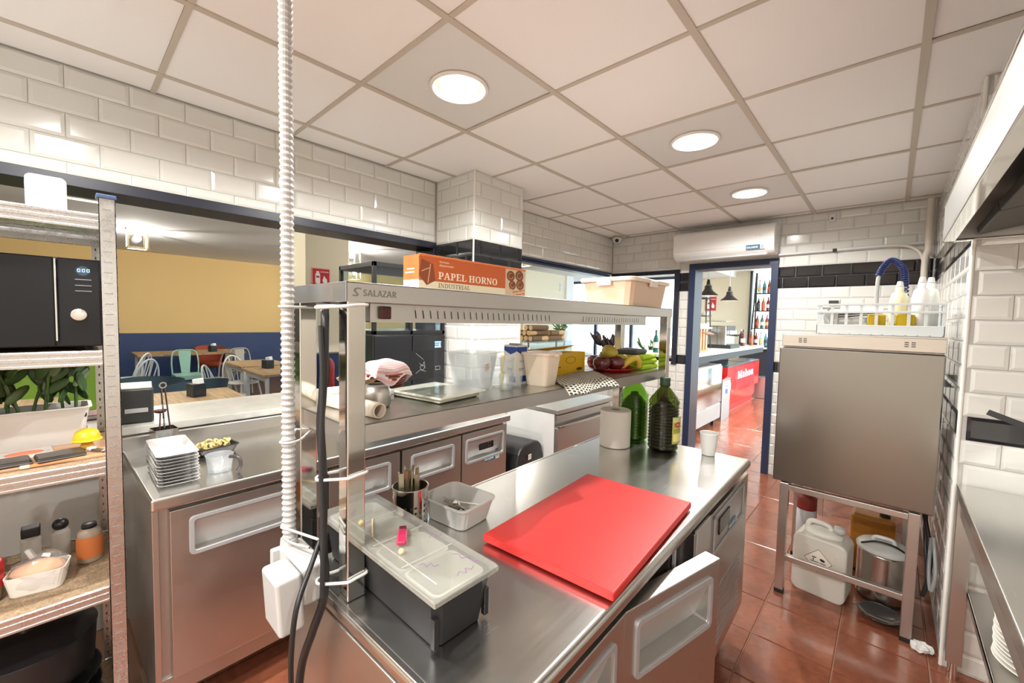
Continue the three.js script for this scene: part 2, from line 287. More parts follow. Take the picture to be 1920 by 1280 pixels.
// ---------------------------------------------------------------- recessed downlights
const lampGlow = std([1, .97, .88], .5, 0, { emissive: new THREE.Color().setRGB(.66, .60, .40), emissiveIntensity: 1.0 });
const lampCup = std([.9, .86, .74], .25);
function downlight(i, j, label) {
  const x = GX(i) + .3, z = GZ(j) - .3, g = thing('recessed_downlight', label, 'ceiling light', [x, H, z], 0, 'recessed kitchen downlights');
  const sh = new THREE.Shape(); sh.moveTo(-.287, -.287); sh.lineTo(.287, -.287); sh.lineTo(.287, .287); sh.lineTo(-.287, .287); sh.closePath();
  const hole = new THREE.Path(); hole.absarc(0, 0, .112, 0, Math.PI * 2, true); sh.holes.push(hole);
  part(g, 'panel', memo('lp', () => uvm(ext(sh, .01, 0, 32))), CEILP, [0, .004, 0], [-Math.PI / 2, 0, 0]);
  part(g, 'rim', memo('lr', () => lathe([[.128, .002], [.130, -.004], [.122, -.010], [.112, -.008], [.106, .002], [.101, .022], [.099, .030]], 48)), TRIMW);
  part(g, 'reflector', memo('lc', () => lathe([[.099, .030], [.085, .060], [.05, .070], [.0001, .071]], 40)), lampCup);
  part(g, 'diffuser', memo('ld', () => lathe([[.0001, -.013], [.05, -.011], [.080, -.003], [.089, .012], [.0001, .038]], 40)), lampGlow, [0, 0, 0]);
  const L = new THREE.SpotLight(WARM, LAMP, 0, 1.45, .35, 2); L.position.set(0, .012, 0); L.target.position.set(0, -1, 0); L.castShadow = true; L.shadow.radius = 1.1; g.add(L, L.target);
  return g;
}
downlight(...LIGHTS[0], 'round glowing ceiling downlight nearest the camera, above the serving hatch side');
downlight(...LIGHTS[1], 'round glowing ceiling downlight in the middle of the row');
downlight(...LIGHTS[2], 'round glowing ceiling downlight farthest away, next to the air conditioner');
LIGHTS_OFF.forEach(([i, j]) => downlight(i, j, 'round ceiling downlight outside the picture'));

// ---------------------------------------------------------------- refrigerated counters
// door leaf with a recessed grip; local z points out of the door, local x runs along it
function fridgeDoor(parent, w, h, t, x, y, z, gw = null, gh = .11, turn = 0, name = 'door') {
  gw = gw ?? w - .10; const gy = h / 2 - .045 - gh / 2;
  const s = new THREE.Shape(); s.moveTo(-w / 2, -h / 2); s.lineTo(w / 2, -h / 2); s.lineTo(w / 2, h / 2); s.lineTo(-w / 2, h / 2); s.closePath();
  s.holes.push(new THREE.Path(rrect(gw, gh, .012, 0, gy).getPoints(4).reverse()));
  const leaf = part(parent, name, uvm(ext(s, t - .004, .002)), STEEL, [x - t, y, z], [0, Math.PI / 2 + turn, 0]);
  const fr = rrect(gw + .022, gh + .022, .016, 0, gy); fr.holes.push(new THREE.Path(rrect(gw, gh, .010, 0, gy).getPoints(4).reverse()));
  part(leaf, 'grip_frame', uvm(ext(fr, .004, .0015)), GRIPF, [0, 0, t - .002]);
  part(leaf, 'grip_pocket', uvm(join([at(box(gw + .01, gh * 1.06, .003, 0), 0, gy - .004, t - .024, .34, 0, 0), at(box(gw + .01, .003, t - .006, 0), 0, gy + gh / 2 + .002, t / 2), at(box(.003, gh + .01, t - .006, 0), -gw / 2 - .002, gy, t / 2), at(box(.003, gh + .01, t - .006, 0), gw / 2 + .002, gy, t / 2)])), GRIPP);
  return leaf;
}
const GRIPF = std([.42, .43, .44], .45, .4), GRIPP = std([.50, .50, .49], .5, .5);
function sticker(w, h, tex) { return new THREE.MeshStandardMaterial({ map: tex, roughness: .35 }); }
const texSalazar = print(512, 128, (c, w, h) => { c.fillStyle = '#2f5f7c'; c.fillRect(0, 0, w, h); c.fillStyle = '#eef4f8'; c.font = 'bold 74px sans-serif'; c.textAlign = 'left'; c.textBaseline = 'middle'; c.fillText('SALAZAR', 16, h / 2 + 4); c.fillStyle = '#dfe6ea'; c.fillRect(390, 0, 122, h); c.strokeStyle = '#22506c'; c.lineWidth = 16; c.beginPath(); c.moveTo(490, 34); c.bezierCurveTo(420, 26, 420, 62, 452, 64); c.bezierCurveTo(492, 66, 480, 104, 412, 96); c.stroke(); });
const texCtl = print(512, 256, (c, w, h) => { c.fillStyle = '#0b0c0e'; c.fillRect(0, 0, w, h); c.fillStyle = '#26282c'; c.fillRect(24, 40, 250, 176); c.fillStyle = '#d8dce0'; c.font = '44px sans-serif'; for (const [x, y] of [[320, 90], [400, 90], [320, 190], [400, 190]]) { c.beginPath(); c.arc(x, y, 24, 0, 7); c.lineWidth = 5; c.strokeStyle = '#8c9096'; c.stroke(); } });

// counter against the hatch wall
{
  const X = -1.705, z0 = -.168, z1 = -1.905, B = -2.40;
  const g = thing('refrigerated_counter', 'long stainless steel refrigerated counter under the serving hatch', 'counter'); turnAbout(g, -2.05, -.168, .025);
  part(g, 'body', join([span(B, X - .055, .13, .815, z1 + .01, z0 - .01), span(X - .06, X - .045, .19, .205, z1, z0)]), STEEL_DULL);
  part(g, 'worktop', join([span(B - .02, X, .808, .85, z1, z0, .008), span(B - .02, B + .0, .845, .905, z1, z0, .004)]), STEEL_TOP);
  part(g, 'side_panel', span(B, X - .02, .13, .808, z0 - .022, z0 - .004), STEEL);
  const dz = [[-.215, -.735], [-.745, -1.10], [-1.11, -1.50]];
  for (const [a, b] of dz) fridgeDoor(g, Math.abs(b - a) - .008, .575, .045, X - .012, .503, (a + b) / 2, Math.abs(b - a) - .13);
  const cp = fridgeDoor(g, .37, .575, .045, X - .012, .503, -1.695, .30, .12, 0, 'control_panel');
  part(cp, 'display', new THREE.BoxGeometry(.12, .05, .004), new THREE.MeshStandardMaterial({ map: texCtl, roughness: .2 }), [.02, .19, .030]);
  part(cp, 'maker_sticker', new THREE.BoxGeometry(.13, .028, .002), sticker(1, 1, texSalazar), [.05, .105, .0465]);
  for (const z of [z0 - .06, (z0 + z1) / 2, z1 + .06]) for (const x of [X - .10, B + .08]) part(g, 'leg', lathe([[.0001, .0], [.026, 0], [.026, .02], [.018, .03], [.018, .135], [.0001, .135]], 14), BLACKM, [x, 0, z]);
}

// island counter with one door ajar
{
  const X0 = -1.085, X1 = -.405, z0 = -.374, z1 = -2.065, xf = X1 - .006;
  const g = thing('island_counter', 'stainless steel island counter with one fridge door ajar', 'counter'); turnAbout(g, -.73, -1.0, .024);
  const rim = .012;
  const top = join([span(X0, X1, .812, .850, z1, z0, .015), span(X0, X1, .846, .851, z0 - rim, z0, .0024), span(X0, X0 + rim, .846, .851, z1, z0, .0024)]);
  part(g, 'worktop', top, STEEL_TOP);
  // cabinet shell, left open where the middle door stands ajar
  part(g, 'body', join([span(X0 + .01, X1 - .07, .13, .81, z0 - .02, z0 - .005), span(X0 + .01, X0 + .03, .13, .81, z1 + .01, z0 - .01), span(X0 + .01, X1 - .07, .13, .81, z1 + .005, z1 + .02), span(X0 + .01, X1 - .07, .13, .16, z1 + .01, z0 - .01), span(X0 + .01, X1 - .075, .16, .81, -.862, -.838), span(X0 + .01, X1 - .075, .16, .81, -1.315, -1.285), span(X1 - .085, X1 - .06, .775, .812, -.86, z0 - .01), span(X1 - .085, X1 - .06, .775, .812, z1 + .01, -1.29)]), STEEL_DULL);
  part(g, 'compartment_lining', join([span(X0 + .04, X0 + .05, .17, .79, -1.28, -.87), span(X0 + .05, X1 - .08, .17, .18, -1.28, -.87), span(X0 + .05, X1 - .08, .798, .806, -1.28, -.87)]), STEEL_DULL);
  part(g, 'side_panel', span(X0 + .01, X1 - .02, .13, .81, z0 - .012, z0 - .002), STEEL);
  fridgeDoor(g, .435, .60, .045, xf, .49, -.622, .32);
  // the open door turns on a hinge on its near side
  fridgeDoor(g, .395, .60, .045, xf + .2 * Math.sin(.25), .49, -.850 - .2 * Math.cos(.25), .30, .12, -.25, 'open_door');
  part(g, 'gasket', join([span(X1 - .062, X1 - .052, .18, .80, -1.292, -1.280), span(X1 - .062, X1 - .052, .18, .19, -1.28, -.87)]), LGREY);
  // compressor end with grip recess and control panel
  part(g, 'compressor_front', span(X1 - .06, xf, .19, .79, z1 + .02, -1.312), STEEL);
  part(g, 'grip_recess', span(xf - .004, xf + .005, .69, .80, -1.47, -1.325, .002), std([.60, .60, .58], .4, .6));
  part(g, 'panel_frame', join([span(xf, xf + .006, .635, .645, -1.96, -1.52), span(xf, xf + .006, .765, .775, -1.96, -1.52), span(xf, xf + .006, .635, .775, -1.53, -1.52), span(xf, xf + .006, .635, .775, -1.96, -1.95)]), GRIPF);
  part(g, 'display', new THREE.BoxGeometry(.14, .06, .005), new THREE.MeshStandardMaterial({ map: texCtl, roughness: .2 }), [xf + .002, .715, -1.66], [0, Math.PI / 2, 0]);
  part(g, 'maker_sticker', new THREE.BoxGeometry(.12, .028, .003), sticker(1, 1, texSalazar), [xf + .002, .66, -1.80], [0, Math.PI / 2, 0]);
  part(g, 'grille', join(Array.from({ length: 10 }, (_, k) => span(xf - .001, xf + .003, .24 + .025 * k, .252 + .025 * k, -1.95, -1.5, .001))), STEEL_DULL);
  for (const z of [z0 - .06, -1.2, z1 + .06]) for (const x of [X0 + .08, X1 - .10]) part(g, 'leg', lathe([[.0001, .0], [.026, 0], [.026, .02], [.018, .03], [.018, .135], [.0001, .135]], 14), BLACKM, [x, 0, z]);
}

const LETTER = std([.30, .285, .26], .35, .9);
// heated two-level gantry over the island
const GY = 1.52, MY = 1.222;
{
  const x0 = -1.095, x1 = -.805, z0 = -.385, z1 = -2.05;
  const g = thing('heated_gantry_shelf', 'two-level stainless steel heated gantry shelf standing on the island', 'shelf');
  part(g, 'top_shelf', join([span(x0, x1, GY - .004, GY, z1, z0, .0015), span(x1 - .004, x1, GY - .041, GY, z1, z0, .0015), span(x0, x0 + .004, GY - .041, GY, z1, z0, .0015), span(x0, x1, GY - .041, GY, z0 - .004, z0, .0015), span(x0, x1, GY - .041, GY, z1, z1 + .004, .0015)]), STEEL);
  const m0 = x0 - .06, m1 = x1 - .006, n0 = z0 - .012;
  part(g, 'middle_shelf', join([span(m0, m1, MY - .004, MY, z1, n0, .0015), span(m1 - .004, m1, MY - .042, MY, z1, n0, .0015), span(m0, m0 + .004, MY - .042, MY, z1, n0, .0015), span(m0, m1, MY - .042, MY, n0 - .004, n0, .0015), span(m0, m1, MY - .042, MY, z1, z1 + .004, .0015)]), STEEL);
  for (const [x, z] of [[x0 + .022, z0 - .024], [x1 - .022, z0 - .024], [x0 + .022, z1 + .024], [x1 - .022, z1 + .024]]) part(g, 'post', span(x - .02, x + .02, .851, GY - .006, z - .02, z + .02, .003), STEEL_POL);
  // heat lamp housing with slots cut in its side
  const hz0 = -.448, hz1 = -1.80, hy0 = 1.438, hy1 = 1.478, L = hz0 - hz1;
  const s = new THREE.Shape(); s.moveTo(0, 0); s.lineTo(L, 0); s.lineTo(L, hy1 - hy0); s.lineTo(0, hy1 - hy0); s.closePath();
  const slot = (u, sl) => { const p = new THREE.Path(); p.moveTo(u, .010); p.lineTo(u + .0035, .010); p.lineTo(u + .0035 - sl, .029); p.lineTo(u - sl, .029); p.closePath(); s.holes.push(p); };
  for (let k = 0; k < 25; k++) slot(.115 + k * .0215, .003); for (let k = 0; k < 24; k++) slot(.83 + k * .0192, -.003);
  const face = ext(s, .0015, 0); face.rotateY(Math.PI / 2); face.translate(x1 - .022, hy0, hz0);
  const lamp = part(g, 'heat_lamp', join([span(x1 - .10, x1 - .021, hy0, hy0 + .002, hz1, hz0, 0), span(x1 - .10, x1 - .021, hy0, hy1, hz0 - .0015, hz0, 0), span(x1 - .10, x1 - .021, hy0, hy1, hz1, hz1 + .0015, 0), span(x1 - .10, x1 - .098, hy0, hy1, hz1, hz0, 0)]), STEEL_DULL);
  part(lamp, 'slotted_side', uvm(face), STEEL);
  part(lamp, 'housing_inside', span(x1 - .05, x1 - .046, hy0 + .003, hy1, hz1 + .01, hz0 - .01, 0), STEEL_DULL);
  part(lamp, 'switch', join([span(x1 - .021, x1 - .010, hy0 + .007, hy1 - .005, hz0 - .046, hz0 - .020, .003)]), std([.05, .006, .005], .2), [0, 0, 0], [0, 0, 0], 'dark red rocker switch');
  const font = await new FontLoader().loadAsync('fonts/droid/droid_sans_bold.typeface.json');
  const tg = new TextGeometry('SALAZAR', { font, size: .0135, depth: .0012, curveSegments: 3, bevelEnabled: false }); tg.rotateY(Math.PI / 2);
  part(g, 'maker_name', uvm(tg), LETTER, [x1 - .0002, GY - .028, z0 - .036]);
  const sw = ext((() => { const a = new THREE.Shape(); a.moveTo(0, 0); a.bezierCurveTo(.012, -.003, .016, .004, .009, .008); a.bezierCurveTo(.004, .011, .007, .017, .018, .014); a.lineTo(.018, .017); a.bezierCurveTo(.003, .021, -.002, .011, .005, .007); a.bezierCurveTo(.011, .004, .008, .001, 0, .003); a.closePath(); return a; })(), .0012); sw.rotateY(Math.PI / 2);
  part(g, 'maker_emblem', uvm(sw), LETTER, [x1 - .0002, GY - .029, z0 - .014]);
}

// steel cabinet further along the wall, past the pillar
{
  const g = thing('undercounter_cabinet', 'low stainless steel cabinet with white side past the waste bin', 'cabinet');
  const X = -1.66, z0 = -2.30, z1 = -3.05;
  part(g, 'body', span(-2.14, X - .03, .08, .80, z1, z0), STEEL_DULL);
  part(g, 'side_panel', span(-2.14, X - .03, .05, .80, z0, z0 + .006), WHITEP, [0, 0, 0], [0, 0, 0], 'white side panel');
  part(g, 'top', span(-2.145, X, .80, .835, z1 - .01, z0 + .01, .006), STEEL);
  part(g, 'door', span(X - .03, X - .005, .10, .70, z1 + .01, z0 - .01, .004), STEEL);
  part(g, 'drawer_front', span(X - .03, X - .008, .74, .79, z1 + .01, z0 - .01, .004), STEEL);
  part(g, 'handle', span(X - .01, X + .012, .70, .722, z1 + .01, z0 - .01, .005), STEEL_POL);
  for (const z of [z0 - .08, z1 + .08]) for (const x of [-2.08, X - .1]) part(g, 'leg', cyl(.018, .018, .09, 12), BLACKM, [x, .045, z]);
}

// ---------------------------------------------------------------- air conditioner above the doorway
{
  const g = thing('air_conditioner', 'white split air conditioner above the navy doorway', 'air conditioner', [-1.285, 2.11, ZB]);
  const s = new THREE.Shape(); s.moveTo(0, .02); s.lineTo(.10, .0); s.bezierCurveTo(.16, .005, .205, .03, .215, .08); s.lineTo(.215, .235); s.bezierCurveTo(.212, .262, .19, .276, .16, .278); s.lineTo(0, .28); s.closePath();
  const body = ext(s, .91, .006, 8); body.rotateY(-Math.PI / 2); body.translate(.455, 0, 0);
  part(g, 'case', uvm(body), std([.80, .79, .77], .3));
  part(g, 'louvre', at(box(.80, .006, .07, .002), 0, .012, .155, .42, 0, 0), LGREY);
  part(g, 'outlet', at(box(.82, .01, .05, 0), 0, .022, .13, .42, 0, 0), LGREY);
  part(g, 'seam', span(-.45, .45, .082, .085, .215, .2235, 0), std([.6, .6, .58], .4));
  printed(g, 'maker_sticker', .155, .042, texSalazar, [.31, .068, .2225], [.06, 0, 0], {}, .002);
  printed(g, 'display', .05, .016, print(128, 40, (c, w, h) => { c.fillStyle = '#d9d8d4'; c.fillRect(0, 0, w, h); c.fillStyle = '#ffffff'; c.font = 'bold 34px monospace'; c.fillText('24', 30, 32); }), [.33, .175, .2225], [0, 0, 0], {}, .002);
}
{
  const g = thing('cable_trunking', 'thin white cable pipe along the tiles right of the air conditioner', 'pipe');
  part(g, 'pipe', rod([-.82, 2.115, ZB + .02], [.20, 2.125, ZB + .02], .012), WHITEP);
  part(g, 'clip', box(.03, .028, .03, .004), BLACKM, [-.40, 2.118, ZB + .02]);
}
{
  const g = thing('security_camera', 'small white dome camera in the ceiling corner', 'camera', [-2.46, 2.40, ZB + .12]);
  part(g, 'housing', lathe([[.0001, .06], [.052, .06], [.054, .03], [.045, .0], [.02, -.012], [.0001, -.014]], 24), WHITEP);
  part(g, 'lens', new THREE.SphereGeometry(.022, 16, 12), BLACKP, [.018, .01, .038]);
}
{
  const g = thing('ceiling_sensor', 'small white sensor on the wall top right of the air conditioner', 'sensor', [-.43, 2.40, ZB + .02]);
  part(g, 'case', box(.05, .07, .035, .006), WHITEP); part(g, 'lens', new THREE.SphereGeometry(.010, 12, 8), BLACKP, [0, -.005, .016]);
}

// ---------------------------------------------------------------- extractor hood
{
  const g = thing('extractor_hood', 'stainless steel extractor hood at the upper right', 'extractor hood');
  const x0 = .14, x1 = 1.35, y0 = 1.815, y1 = 1.96, z0 = -.2, z1 = -2.522;
  part(g, 'front_panel', span(x0, x0 + .012, y0, y1, z1, z0, .004), STEEL);
  part(g, 'top_edge', span(x0 - .004, x0 + .014, y1 - .004, y1 + .006, z1, z0, .003), STEEL_POL);
  part(g, 'end_panel', join([span(x0, x1, y0, y1, z1, z1 + .012, .003), span(x0, x1, y0, y1, z0 - .012, z0, .003), span(x1 - .012, x1, y0, y1, z1, z0, .003)]), STEEL);
  part(g, 'rim', join([span(x0, x0 + .035, y0 - .004, y0 + .004, z1, z0, .002), span(x0, x1, y0 - .004, y0 + .004, z1, z1 + .035, .002)]), STEEL_POL);
  const roof = new THREE.Shape(); roof.moveTo(x0 + .005, y1 - .003); roof.lineTo(x1, y1 - .003); roof.lineTo(x1, 2.45); roof.lineTo(.62, 2.45); roof.lineTo(.32, y1 + .02); roof.lineTo(x0 + .005, y1 + .003); roof.closePath();
  const rg = ext(roof, z0 - z1); rg.translate(0, 0, z1); part(g, 'canopy', uvm(rg), STEEL_DULL);
  for (let k = 0; k < 5; k++) part(g, 'filter', at(box(.55, .03, .44, .004), .50, y1 - .065, z1 + .28 + k * .455, 0, 0, .20), std([.10, .095, .085], .6, .6));
}

// ---------------------------------------------------------------- conduit, socket, cables and ties at the gantry posts
{
  const r = .0134, x = -.990, z = -.340, pts = [];
  for (let k = 0; k <= 230; k++) { const y = .938 + k * .00665; pts.push([r + (k % 2 ? .0014 : -.0020), y]); }
  const g = thing('flexible_conduit', 'white corrugated cable conduit running from the ceiling down to the socket', 'conduit', [x, 0, z]);
  const hg = lathe(pts, 16).toNonIndexed(); hg.computeVertexNormals(); part(g, 'hose', hg, std([.46, .46, .45], .45));
  const tie = y => part(g, 'cable_tie', tube([[-.0155, y, .002], [-.006, y, .0150], [.008, y, .0135], [.0155, y, .001], [.004, y, -.024], [-.03, y + .001, -.052], [-.058, y + .001, -.075], [-.0605, y + .002, -.088], [-.068, y + .002, -.0915], [-.085, y + .002, -.0920], [-.100, y + .002, -.0915], [-.1055, y + .001, -.086], [-.1055, y, -.06], [-.08, y, -.042], [-.04, y, -.018]], .0028, 80, 6, true), WHITEP);
  tie(1.468); tie(1.165);
  part(g, 'cable_tie', tube([[-.012, .972, .010], [0, .970, .0155], [.014, .968, .006], [.06, .970, -.006], [.124, .975, -.020]], .0028, 24, 6), WHITEP);
  part(g, 'cable_tie', tube([[.006, .948, .014], [.04, .944, .004], [.09, .950, -.01]], .0028, 20, 6), std([.45, .42, .38], .5));
}
{
  const g = thing('socket_box', 'white surface-mounted socket box with hinged cover at the island corner', 'socket'), SB = std([.52, .52, .51], .36);
  part(g, 'back_box', span(-1.005, -.865, .845, .928, -.372, -.322, .008), SB);
  part(g, 'cover', at(box(.088, .118, .050, .008), -.898, .868, -.296, .06, 0, 0), std([.50, .50, .49], .3));
  part(g, 'hinge_lip', span(-1.012, -.996, .855, .920, -.330, -.306, .004), SB);
  part(g, 'gland', at(cyl(.0175, .019, .016, 16), -.990, .934, -.340), SB);
}
{
  const g = thing('power_cable', 'thick black power cable tied along the front gantry post', 'cable');
  part(g, 'cable', tube([[-.93, 1.475, -.40], [-.88, 1.462, -.375], [-.858, 1.44, -.366], [-.852, 1.36, -.362], [-.857, 1.28, -.360], [-.862, 1.22, -.358], [-.852, 1.10, -.360], [-.856, .98, -.360], [-.850, .90, -.362], [-.846, .85, -.354], [-.86, .79, -.340], [-.90, .68, -.330], [-.915, .5, -.328], [-.912, .06, -.325]], .0085, 120, 10), BLACKP);
  part(g, 'thin_cable', tube([[-.846, 1.43, -.352], [-.838, 1.3, -.352], [-.842, 1.15, -.350], [-.838, 1.0, -.352], [-.838, .87, -.350]], .005, 60, 8), BLACKM);
  const tie = y => part(g, 'cable_tie', tube([[-.866, y, -.356], [-.856, y - .002, -.347], [-.846, y - .002, -.350], [-.825, y, -.369], [-.808, y + .002, -.385], [-.8035, y + .003, -.392], [-.803, y + .005, -.41], [-.8035, y + .006, -.428], [-.81, y + .006, -.433], [-.83, y + .005, -.4335], [-.847, y + .004, -.432], [-.853, y + .003, -.42], [-.862, y + .002, -.38]], .0034, 70, 6, true), WHITEP);
  tie(1.468); tie(1.115); tie(.895);
}
{
  const g = thing('thin_black_cable', 'thin black cable hanging from the tie beside the socket box', 'cable');
  part(g, 'cable', tube([[-.866, .976, -.358], [-.852, .952, -.340], [-.838, .92, -.318], [-.818, .88, -.292], [-.815, .80, -.282], [-.822, .70, -.284], [-.82, .45, -.285], [-.81, .05, -.285]], .0052, 60, 8), BLACKP);
}
// ---------------------------------------------------------------- on the island worktop
const WY = .8515;
{
  const g = thing('cutting_board', 'large red plastic cutting board on the island', 'cutting board', [-.612, WY, -1.055], .072);
  part(g, 'slab', box(.375, .020, .585, .004, 3), std([.62, .026, .022], .42, 0, { bumpMap: rep(texGrain, 5), bumpScale: .0003 }), [0, .0135, 0]);
  for (const [x, z] of [[-.165, -.27], [.165, -.27], [-.165, .27], [.165, .27]]) part(g, 'foot', cyl(.008, .009, .004, 12), BLACKM, [x, .002, z]);
}
{
  const g = thing('paper_roll', 'big white paper roll standing at the far end of the island', 'paper roll', [-.965, WY, -1.81]);
  part(g, 'paper', lathe([[.022, 0], [.070, 0], [.0725, .003], [.0725, .172], [.070, .175], [.024, .175], [.024, .168], [.022, 0]], 40), std([.72, .69, .62], .95, 0, { bumpMap: rep(texGrain, 6), bumpScale: .0005 }));
  part(g, 'core', lathe([[.019, .002], [.0235, .002], [.0235, .174], [.019, .174], [.019, .002]], 24), CARD);
}
// oil jugs: ribbed square bottles of green plastic with oil inside
function jug(pos, ry, label, plastic, oil, cap, withLabel) {
  const g = thing('oil_jug', label, 'bottle', pos, ry, 'large oil jugs on the island');
  const n = 48, pos3 = [], idx = [], prof = [[.004, .050], [0, .060], [.010, .068]];
  for (let k = 0; k < 13; k++) { const y = .018 + k * .0155; prof.push([y, .0690], [y + .006, .0655], [y + .0095, .0655]); }
  prof.push([.222, .069], [.232, .068], [.250, .058], [.272, .042], [.290, .027], [.296, .021], [.310, .021], [.312, .0]);
  prof.forEach(([y, r], k) => { for (let i = 0; i < n; i++) { const a = i / n * Math.PI * 2, c = Math.cos(a), s = Math.sin(a), q = k > 2 && r > .03 ? .26 : .12, e = 1 / Math.pow(Math.pow(Math.abs(c), 5) + Math.pow(Math.abs(s), 5), .2), m = r * (1 - q + q * e); pos3.push(c * m, y, s * m); } });
  for (let k = 0; k < prof.length - 1; k++) for (let i = 0; i < n; i++) { const a = k * n + i, b = k * n + (i + 1) % n; idx.push(a, a + n, b, b, a + n, b + n); }
  const bg = new THREE.BufferGeometry(); bg.setAttribute('position', new THREE.Float32BufferAttribute(pos3, 3)); bg.setIndex(idx); bg.computeVertexNormals();
  part(g, 'bottle', uvm(bg), plastic);
  const og = bg.clone(); og.applyMatrix4(new THREE.Matrix4().makeScale(.93, .78, .93)); og.translate(0, .003, 0); part(g, 'oil', og, oil);
  part(g, 'cap', lathe([[.0001, .344], [.020, .343], [.0235, .338], [.0235, .312], [.025, .306], [.021, .300], [.0001, .300]], 24), cap);
  if (withLabel) {
    const t = print(256, 512, (c, w, h) => { c.fillStyle = '#a9a64a'; c.fillRect(0, 0, w, h); c.fillStyle = '#c9c98a'; c.fillRect(10, 10, w - 20, 90); c.fillStyle = '#b34428'; c.beginPath(); c.ellipse(128, 150, 84, 52, 0, 0, 7); c.fill(); c.fillStyle = '#f1e4bd'; c.font = 'bold 34px serif'; c.textAlign = 'center'; c.fillText('oliva', 128, 160); c.fillStyle = '#6e7a2a'; c.fillRect(30, 240, w - 60, 14); c.fillRect(30, 275, w - 60, 10); c.fillStyle = '#e3d98a'; c.fillRect(24, 320, w - 48, 150); });
    const lg = new THREE.CylinderGeometry(.0755, .0755, .125, 16, 1, true, -.45, .9);
    part(g, 'label', lg, new THREE.MeshStandardMaterial({ map: t, roughness: .5, side: THREE.DoubleSide }), [.0, .105, 0], [0, Math.PI / 2 - .55, 0]);
  }
  return g;
}
const OILD = phy([.045, .042, .006], .1, 0, { transmission: .35, thickness: 0 }), OILG = phy([.13, .22, .02], .12, 0, { transmission: .5, thickness: 0 });
jug([-.775, WY, -1.925], .35, 'dark green jug of olive oil with a yellow label near the island corner', phy([.30, .36, .12], .05, 0, { transmission: 1, thickness: 0, ior: 1.45 }), OILD, std([.015, .05, .02], .35), true);
jug([-.955, WY, -1.985], .1, 'lighter green oil jug behind the paper roll', phy([.45, .72, .20], .06, 0, { transmission: 1, thickness: 0, ior: 1.45 }), OILG, std([.10, .22, .06], .35), false);
{
  const g = thing('plastic_cup', 'empty white plastic cup at the far island corner', 'cup', [-.59, WY, -1.995]);
  part(g, 'cup', lathe([[.0001, .002], [.027, .002], [.028, 0], [.029, .003], [.0385, .098], [.0395, .100], [.0385, .102], [.037, .100], [.0275, .004], [.0001, .004]], 32), phy([.86, .87, .85], .35, 0, { transmission: .25, thickness: 0 }));
}
// tub of forks
{
  const P0 = [-.935, WY, -.795], ry = .1;
  const g = thing('fork_tub', 'white rectangular plastic tub holding loose forks', 'tub', P0, ry);
  part(g, 'tub', tub(.150, .120, .178, .146, .062, .022, .003, .005), std([.68, .68, .645], .35));
  const tine = join([rod([-.010, 0, 0], [-.010, 0, .04], .0012, 5), rod([-.0035, 0, 0], [-.0035, 0, .042], .0012, 5), rod([.0035, 0, 0], [.0035, 0, .042], .0012, 5), rod([.010, 0, 0], [.010, 0, .04], .0012, 5), at(box(.024, .002, .018, .001, 1), 0, 0, -.006), at(box(.007, .002, .09, .001, 1), 0, .002, -.058)]).translate(0, 0, .03).scale(.8, .8, .8);
  for (let k = 0; k < 14; k++) single('fork', 'steel fork lying loose in the white tub', 'fork', tine, STEEL_POL, [P0[0] + rr(-.012, .012), WY + .008 + k * .0028, P0[2] + rr(-.008, .008)], [rr(-.06, .06), Math.PI / 2 + rr(-.55, .55) + (k % 2) * Math.PI, rr(-.2, .2)], 'forks in the white tub');
}
